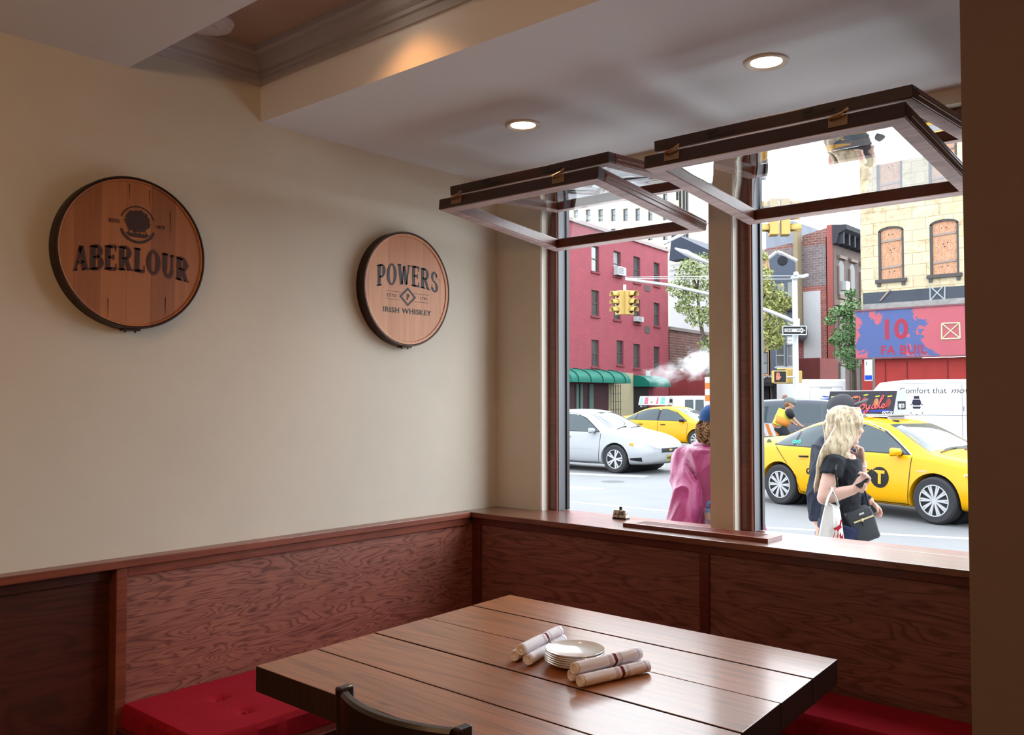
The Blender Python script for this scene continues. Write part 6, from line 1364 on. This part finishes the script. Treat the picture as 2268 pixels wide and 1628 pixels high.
w.loft([[(-.014 + (.104 * math.cos(a)) * k, .084 * math.sin(a) * k, z) for a in (2 * math.pi * i / 28 for i in range(28))] for k, z in ((1.0, .02), (1.02, .05), (.97, .085), (.82, .118), (.55, .138), (.2, .146))]); w.build('cap', M_cap, t, smooth='auto')
w = MB(T); rows = []
for j in range(7):
    s_ = -1 + 2 * j / 6; e = .105 * math.sqrt(1 - (s_ * .85) ** 2) + .02; rows.append([(.065 - .02 * abs(s_), .075 * s_, .030), (.08 + e * .5, .078 * s_, .045 - .008 * s_ * s_), (.08 + e, .074 * s_, .046 - .015 * s_ * s_), (.08 + e, .074 * s_, .040 - .015 * s_ * s_), (.08 + e * .5, .078 * s_, .038 - .008 * s_ * s_), (.065 - .02 * abs(s_), .075 * s_, .022)])
w.loft(rows); w.build('cap_brim', M_cap, t, smooth='auto')
w = MB(T)
for sg in (-1, 1): w.ball((.086, sg * .032, .012), (.010, .026, .017)); w.tube([(.08, sg * .055, .016), (.0, sg * .078, .008)], .004, 6)
w.build('sunglasses', M_dark, t)
MB(T).ball((-.06, 0, -.01), (.045, .07, .05)).build('hair', mat('hair_auburn', ex(150, 96, 66), .8), t, smooth=True)
# ---- person in pink at the left window
d = 4.8; fc = (Vector(FW) * .75 + RT * .65); fc.z = 0; fc.normalize(); sd = fc.cross(Z)
t = tag(empty('person', foot(Q(1583, 1120, d))), 'person in a pink jacket with curly brown hair beside the pier', 'person')
hc = Q(1592, 950, d); w = MB(); head(w, hc, fc, 1.0); w.tube([hc - Z * .05, Q(1583, 1010, d)], [.055, .07], 12); w.tube([Q(1583, 1000, d), Q(1583, 1100, d), Q(1583, 1230, d)], [.15, .16, .15], 16, flat=.66, up=fc)
cc = Q(1583, 1006, d); a1 = cc - sd * .16 - Z * .02; a2 = Q(1521, 1095, 4.72); a3 = Q(1506, 1180, 4.66); b1 = cc + sd * .16 - Z * .02; b2 = b1 + sd * .015 - Z * .27; b3 = b2 + fc * .12 - Z * .2
limbs(w, [([a1, a2], [.05, .045]), ([a2, a3], [.04, .028]), ([b1, b2], [.05, .045]), ([b2, b3], [.04, .028])]); hand(w, a3, -Z, fc, .5, 1); hand(w, b3, -Z, fc, .6, -1)
remesh(w.build('body', sk, t), .006, 3); eyes(hc, fc, t)
M_pink = mat('pink_leather', ex(222, 84, 150, .27), .42, spec=.3, bmp=1.0, vs=5)
w = MB(); w.tube([Q(1583, 984, d), Q(1583, 998, d), Q(1583, 1050, d), Q(1583, 1110, d), Q(1584, 1200, d)], [.10, .19, .21, .205, .22], 26, flat=.72, up=fc)
limbs(w, [([a1, a1.lerp(a2, .5), a2, a2.lerp(a3, .7), a3 + Z * .02], [.088, .086, .080, .074, .062]), ([b1, b2, b3 + Z * .04], [.085, .078, .06])])
for k in range(9): q = a1.lerp(a2, .15 + k * .1) if k < 5 else a2.lerp(a3, (k - 5) * .22); w.tube([q - sd * .07 + fc * .03, q + fc * -.055 - Z * .03, q + sd * .05 - Z * .05], .020, 6)
crease(remesh(w.build('jacket', M_pink, t), .008, 3), .011, 9, 3.2)
w = MB(); ring = [Q(1583, 986, d) + (fc * .075 * math.cos(a) + sd * .10 * math.sin(a)) for a in (2 * math.pi * k / 20 for k in range(21))]; w.tube(ring, .02, 8); w.build('collar', M_pink, t, smooth=True)
w = MB(); feet = [Q(1575, 1190, 4.8), Q(1606, 1190, 4.85)]
for p in feet: w.tube([Vector((p.x, p.y, .78)), Vector((p.x, p.y, .4)), Vector((p.x, p.y, WALK + .08))], [.11, .08, .07], 14)
remesh(w.build('trousers', M_black, t), .01, 3); shoes(t, feet, fc, M_black)
rnd = random.Random(5); w = MB(); T = Matrix.Translation(hc) @ fr(fc)
for k in range(150):
    a, e = rnd.uniform(1.2, 5.1), rnd.uniform(-1.1, .45); v = Vector((-.01 + .108 * math.cos(a) * math.cos(e), .102 * math.sin(a) * math.cos(e), -.01 + .10 * math.sin(e))); c = T @ v; r_ = rnd.uniform(.008, .014)
    w.tube([c + Vector((r_ * math.cos(q), r_ * math.sin(q * 1.3), r_ * math.sin(q))) for q in (j * 1.1 for j in range(6))], .005, 5)
w.ball(T @ Vector((-.02, 0, 0)), (.088, .088, .09)); w.build('hair', mat('hair_brown_curly', ex(206, 160, 120, .32), .8, var=.25, vs=60), t)
w = MB(T); w.loft([[(-.012 + .108 * k * math.cos(a), .094 * k * math.sin(a), z) for a in (2 * math.pi * i / 24 for i in range(24))] for k, z in ((1.0, .045), (1.0, .07), (.9, .10), (.65, .125), (.2, .138))]); w.build('cap', mat('cap_blue', ex(44, 92, 158), .8), t, smooth='auto')
t4 = tag(empty('tote_bag', Q(1600, 1200, 4.6)), 'small colourful bag carried by the person in pink', 'bag'); w = MB(); w.prism([Q(x, y, 4.55) for x, y in ((1562, 1128), (1612, 1132), (1616, 1190), (1566, 1186))], FW * .06)
m, nt, bb = nmat('floral_print'); vo = nd(nt, 'ShaderNodeTexVoronoi', {'Vector': coords(nt), 'Scale': 38.0}).outputs['Color']; nt.links.new(mixc(nt, .75, ex(60, 80, 140), mixc(nt, 1.0, vo, ex(255, 150, 130), 'MULTIPLY')), bb.inputs['Base Color']); w.build('bag_body', m, t4, bevel=.01)
MB().tube([Q(1566, 1130, 4.58), Q(1568, 1114, 4.58), Q(1583, 1108, 4.58), Q(1608, 1116, 4.58), Q(1610, 1133, 4.58)], .008, 8).build('handle', mat('handle_blue', ex(100, 130, 190), .6), t4, smooth=True)
# ---- cyclist and man in suit
d = 20.0; t = tag(empty('person', Vector((*Q(1736, 900, d).xy, ROAD))), 'person with cycle helmet and yellow safety vest leaning on a bicycle', 'person')
hc = Q(1749, 896, d); fc = RT * .95 - Z * .3; w = MB(); head(w, hc, fc, 1.05); hp, st_ = Q(1726, 945, d), Q(1742, 913, d)
w.tube([hp, st_], [.15, .16], 14, flat=.7, up=FW); w.tube([st_, hc], .06, 10)
for s_ in (-.2, .2): a1 = st_ + FW * s_; e1 = Q(1752, 928, d) + FW * s_; h1 = Q(1765, 940, d) + FW * s_; limbs(w, [([a1, e1], [.05, .045]), ([e1, h1], [.04, .03])]); hand(w, h1, RT - Z * .3, -Z, .9, 1); k1 = Vector((*Q(1746, 950, d).xy, .62)) + FW * s_ * .5; f1 = Vector((*Q(1738, 950, d).xy, ROAD + .22)) + FW * s_ * .5; limbs(w, [([hp + FW * s_ * .4, k1], [.09, .06]), ([k1, f1], [.055, .04])])
remesh(w.build('body', skin_of('skin_tan', 206, 158, 134), t), .012, 3); eyes(hc, fc, t)
w = MB(); w.tube([hp, hp.lerp(st_, .5), st_ + Z * .03], [.18, .19, .185], 16, flat=.75, up=FW); remesh(w.build('vest', mat('vest_yellow', ex(244, 236, 96), .7), t), .015, 3)
w = MB(); a_, b_ = hp.lerp(st_, .1), hp.lerp(st_, .55); w.tube([a_ - FW * .02, b_ - FW * .02], [.16, .19], 14, flat=1.02, up=FW); w.build('vest_panel', mat('vest_orange', ex(250, 160, 70), .7), t, smooth=True).scale = (1, 1, 1)
w = MB()
for s_ in (-.2, .2): w.tube([st_ + FW * s_ * .8 + Z * .02, st_ + FW * s_, (st_ + FW * s_).lerp(Q(1752, 928, d) + FW * s_, .7)], [.085, .09, .07], 10)
w.build('t_shirt', M_black, t, smooth=True); w = MB()
for s_ in (-.2, .2): k1 = Vector((*Q(1746, 950, d).xy, .62)) + FW * s_ * .5; w.tube([hp + FW * s_ * .4, k1, Vector((*Q(1738, 950, d).xy, ROAD + .3)) + FW * s_ * .5], [.12, .085, .06], 10)
w.build('trousers', M_black, t, smooth=True)
T = Matrix.Translation(hc) @ fr(fc); w = MB(T); w.loft([[(-.01 + .14 * k * math.cos(a), .10 * k * math.sin(a), z) for a in (2 * math.pi * i / 20 for i in range(20))] for k, z in ((1.0, .04), (1.05, .07), (.9, .12), (.6, .15), (.15, .165))]); w.build('helmet', mat('helmet_grey', ex(120, 130, 130), .5), t, smooth='auto')
MB(T).ball((-.06, 0, -.02), (.05, .08, .06)).build('hair', mat('hair_auburn', ex(150, 96, 66), .8), t, smooth=True)
t = tag(empty('bicycle', Vector((*Q(1740, 950, d).xy, ROAD))), 'bicycle under the person with the yellow vest', 'bicycle'); gl = lambda x, z: Vector((*Q(x, 950, d).xy, ROAD + z))
for x in (1716, 1770): c = gl(x, .34); MB().tube([c + RT * .33 * math.cos(a) + Z * .33 * math.sin(a) for a in (2 * math.pi * k / 28 for k in range(29))], .018, 6).build('wheel', M_tyre, t, smooth=True)
w = MB()
for p_, q_ in ((gl(1716, .34), gl(1737, .30)), (gl(1737, .30), gl(1730, .86)), (gl(1737, .30), gl(1762, .82)), (gl(1730, .80), gl(1762, .86)), (gl(1762, .95), gl(1770, .34)), (gl(1716, .34), gl(1730, .8)), (gl(1762, .95), gl(1767, 1.02)), (gl(1767, 1.02) - FW * .25, gl(1767, 1.02) + FW * .25)): w.tube([p_, q_], .02, 6)
w.build('frame', M_dark, t); MB().ball(gl(1728, .9), (.12, .08, .04)).build('saddle', M_dark, t, smooth=True)
d = 28.0; t = tag(empty('person', Vector((*Q(1733, 900, d).xy, ROAD))), 'person in a dark suit with shaved head standing behind the cyclist', 'person'); c = t.location.copy(); hc = Q(1738, 882, d); fc = -RT * .4 + FW * .9
w = MB(); head(w, hc, fc); w.tube([hc, Vector((c.x, c.y, 1.25))], [.06, .08], 10)
for s_ in (-1, 1): w.tube([c + RT * .2 * s_ + Z * 1.45, c + RT * .26 * s_ + Z * 1.1, c + RT * .25 * s_ + Z * .85], [.05, .045, .03], 10); hand(w, c + RT * .25 * s_ + Z * .85, -Z, fc, .5, s_); w.tube([c + RT * .09 * s_ + Z * .9, c + RT * .1 * s_ + Z * .06], [.08, .045], 10)
remesh(w.build('body', skin_of('skin_brown', 150, 108, 88), t), .015, 3); eyes(hc, fc, t)
w = MB(); w.tube([c + Z * .8, c + Z * 1.15, c + Z * 1.45, c + Z * 1.53], [.19, .18, .21, .10], 16, flat=.62, up=fc)
for s_ in (-1, 1): w.tube([c + RT * .2 * s_ + Z * 1.45, c + RT * .27 * s_ + Z * 1.12, c + RT * .26 * s_ + Z * .9], [.075, .065, .055], 10)
remesh(w.build('jacket', mat('suit_slate', ex(82, 92, 116), .8), t), .015, 3); w = MB()
for s_ in (-1, 1): w.tube([c + RT * .09 * s_ + Z * .9, c + RT * .1 * s_ + Z * .1], [.10, .065], 10)
w.build('trousers', M_black, t, smooth=True)
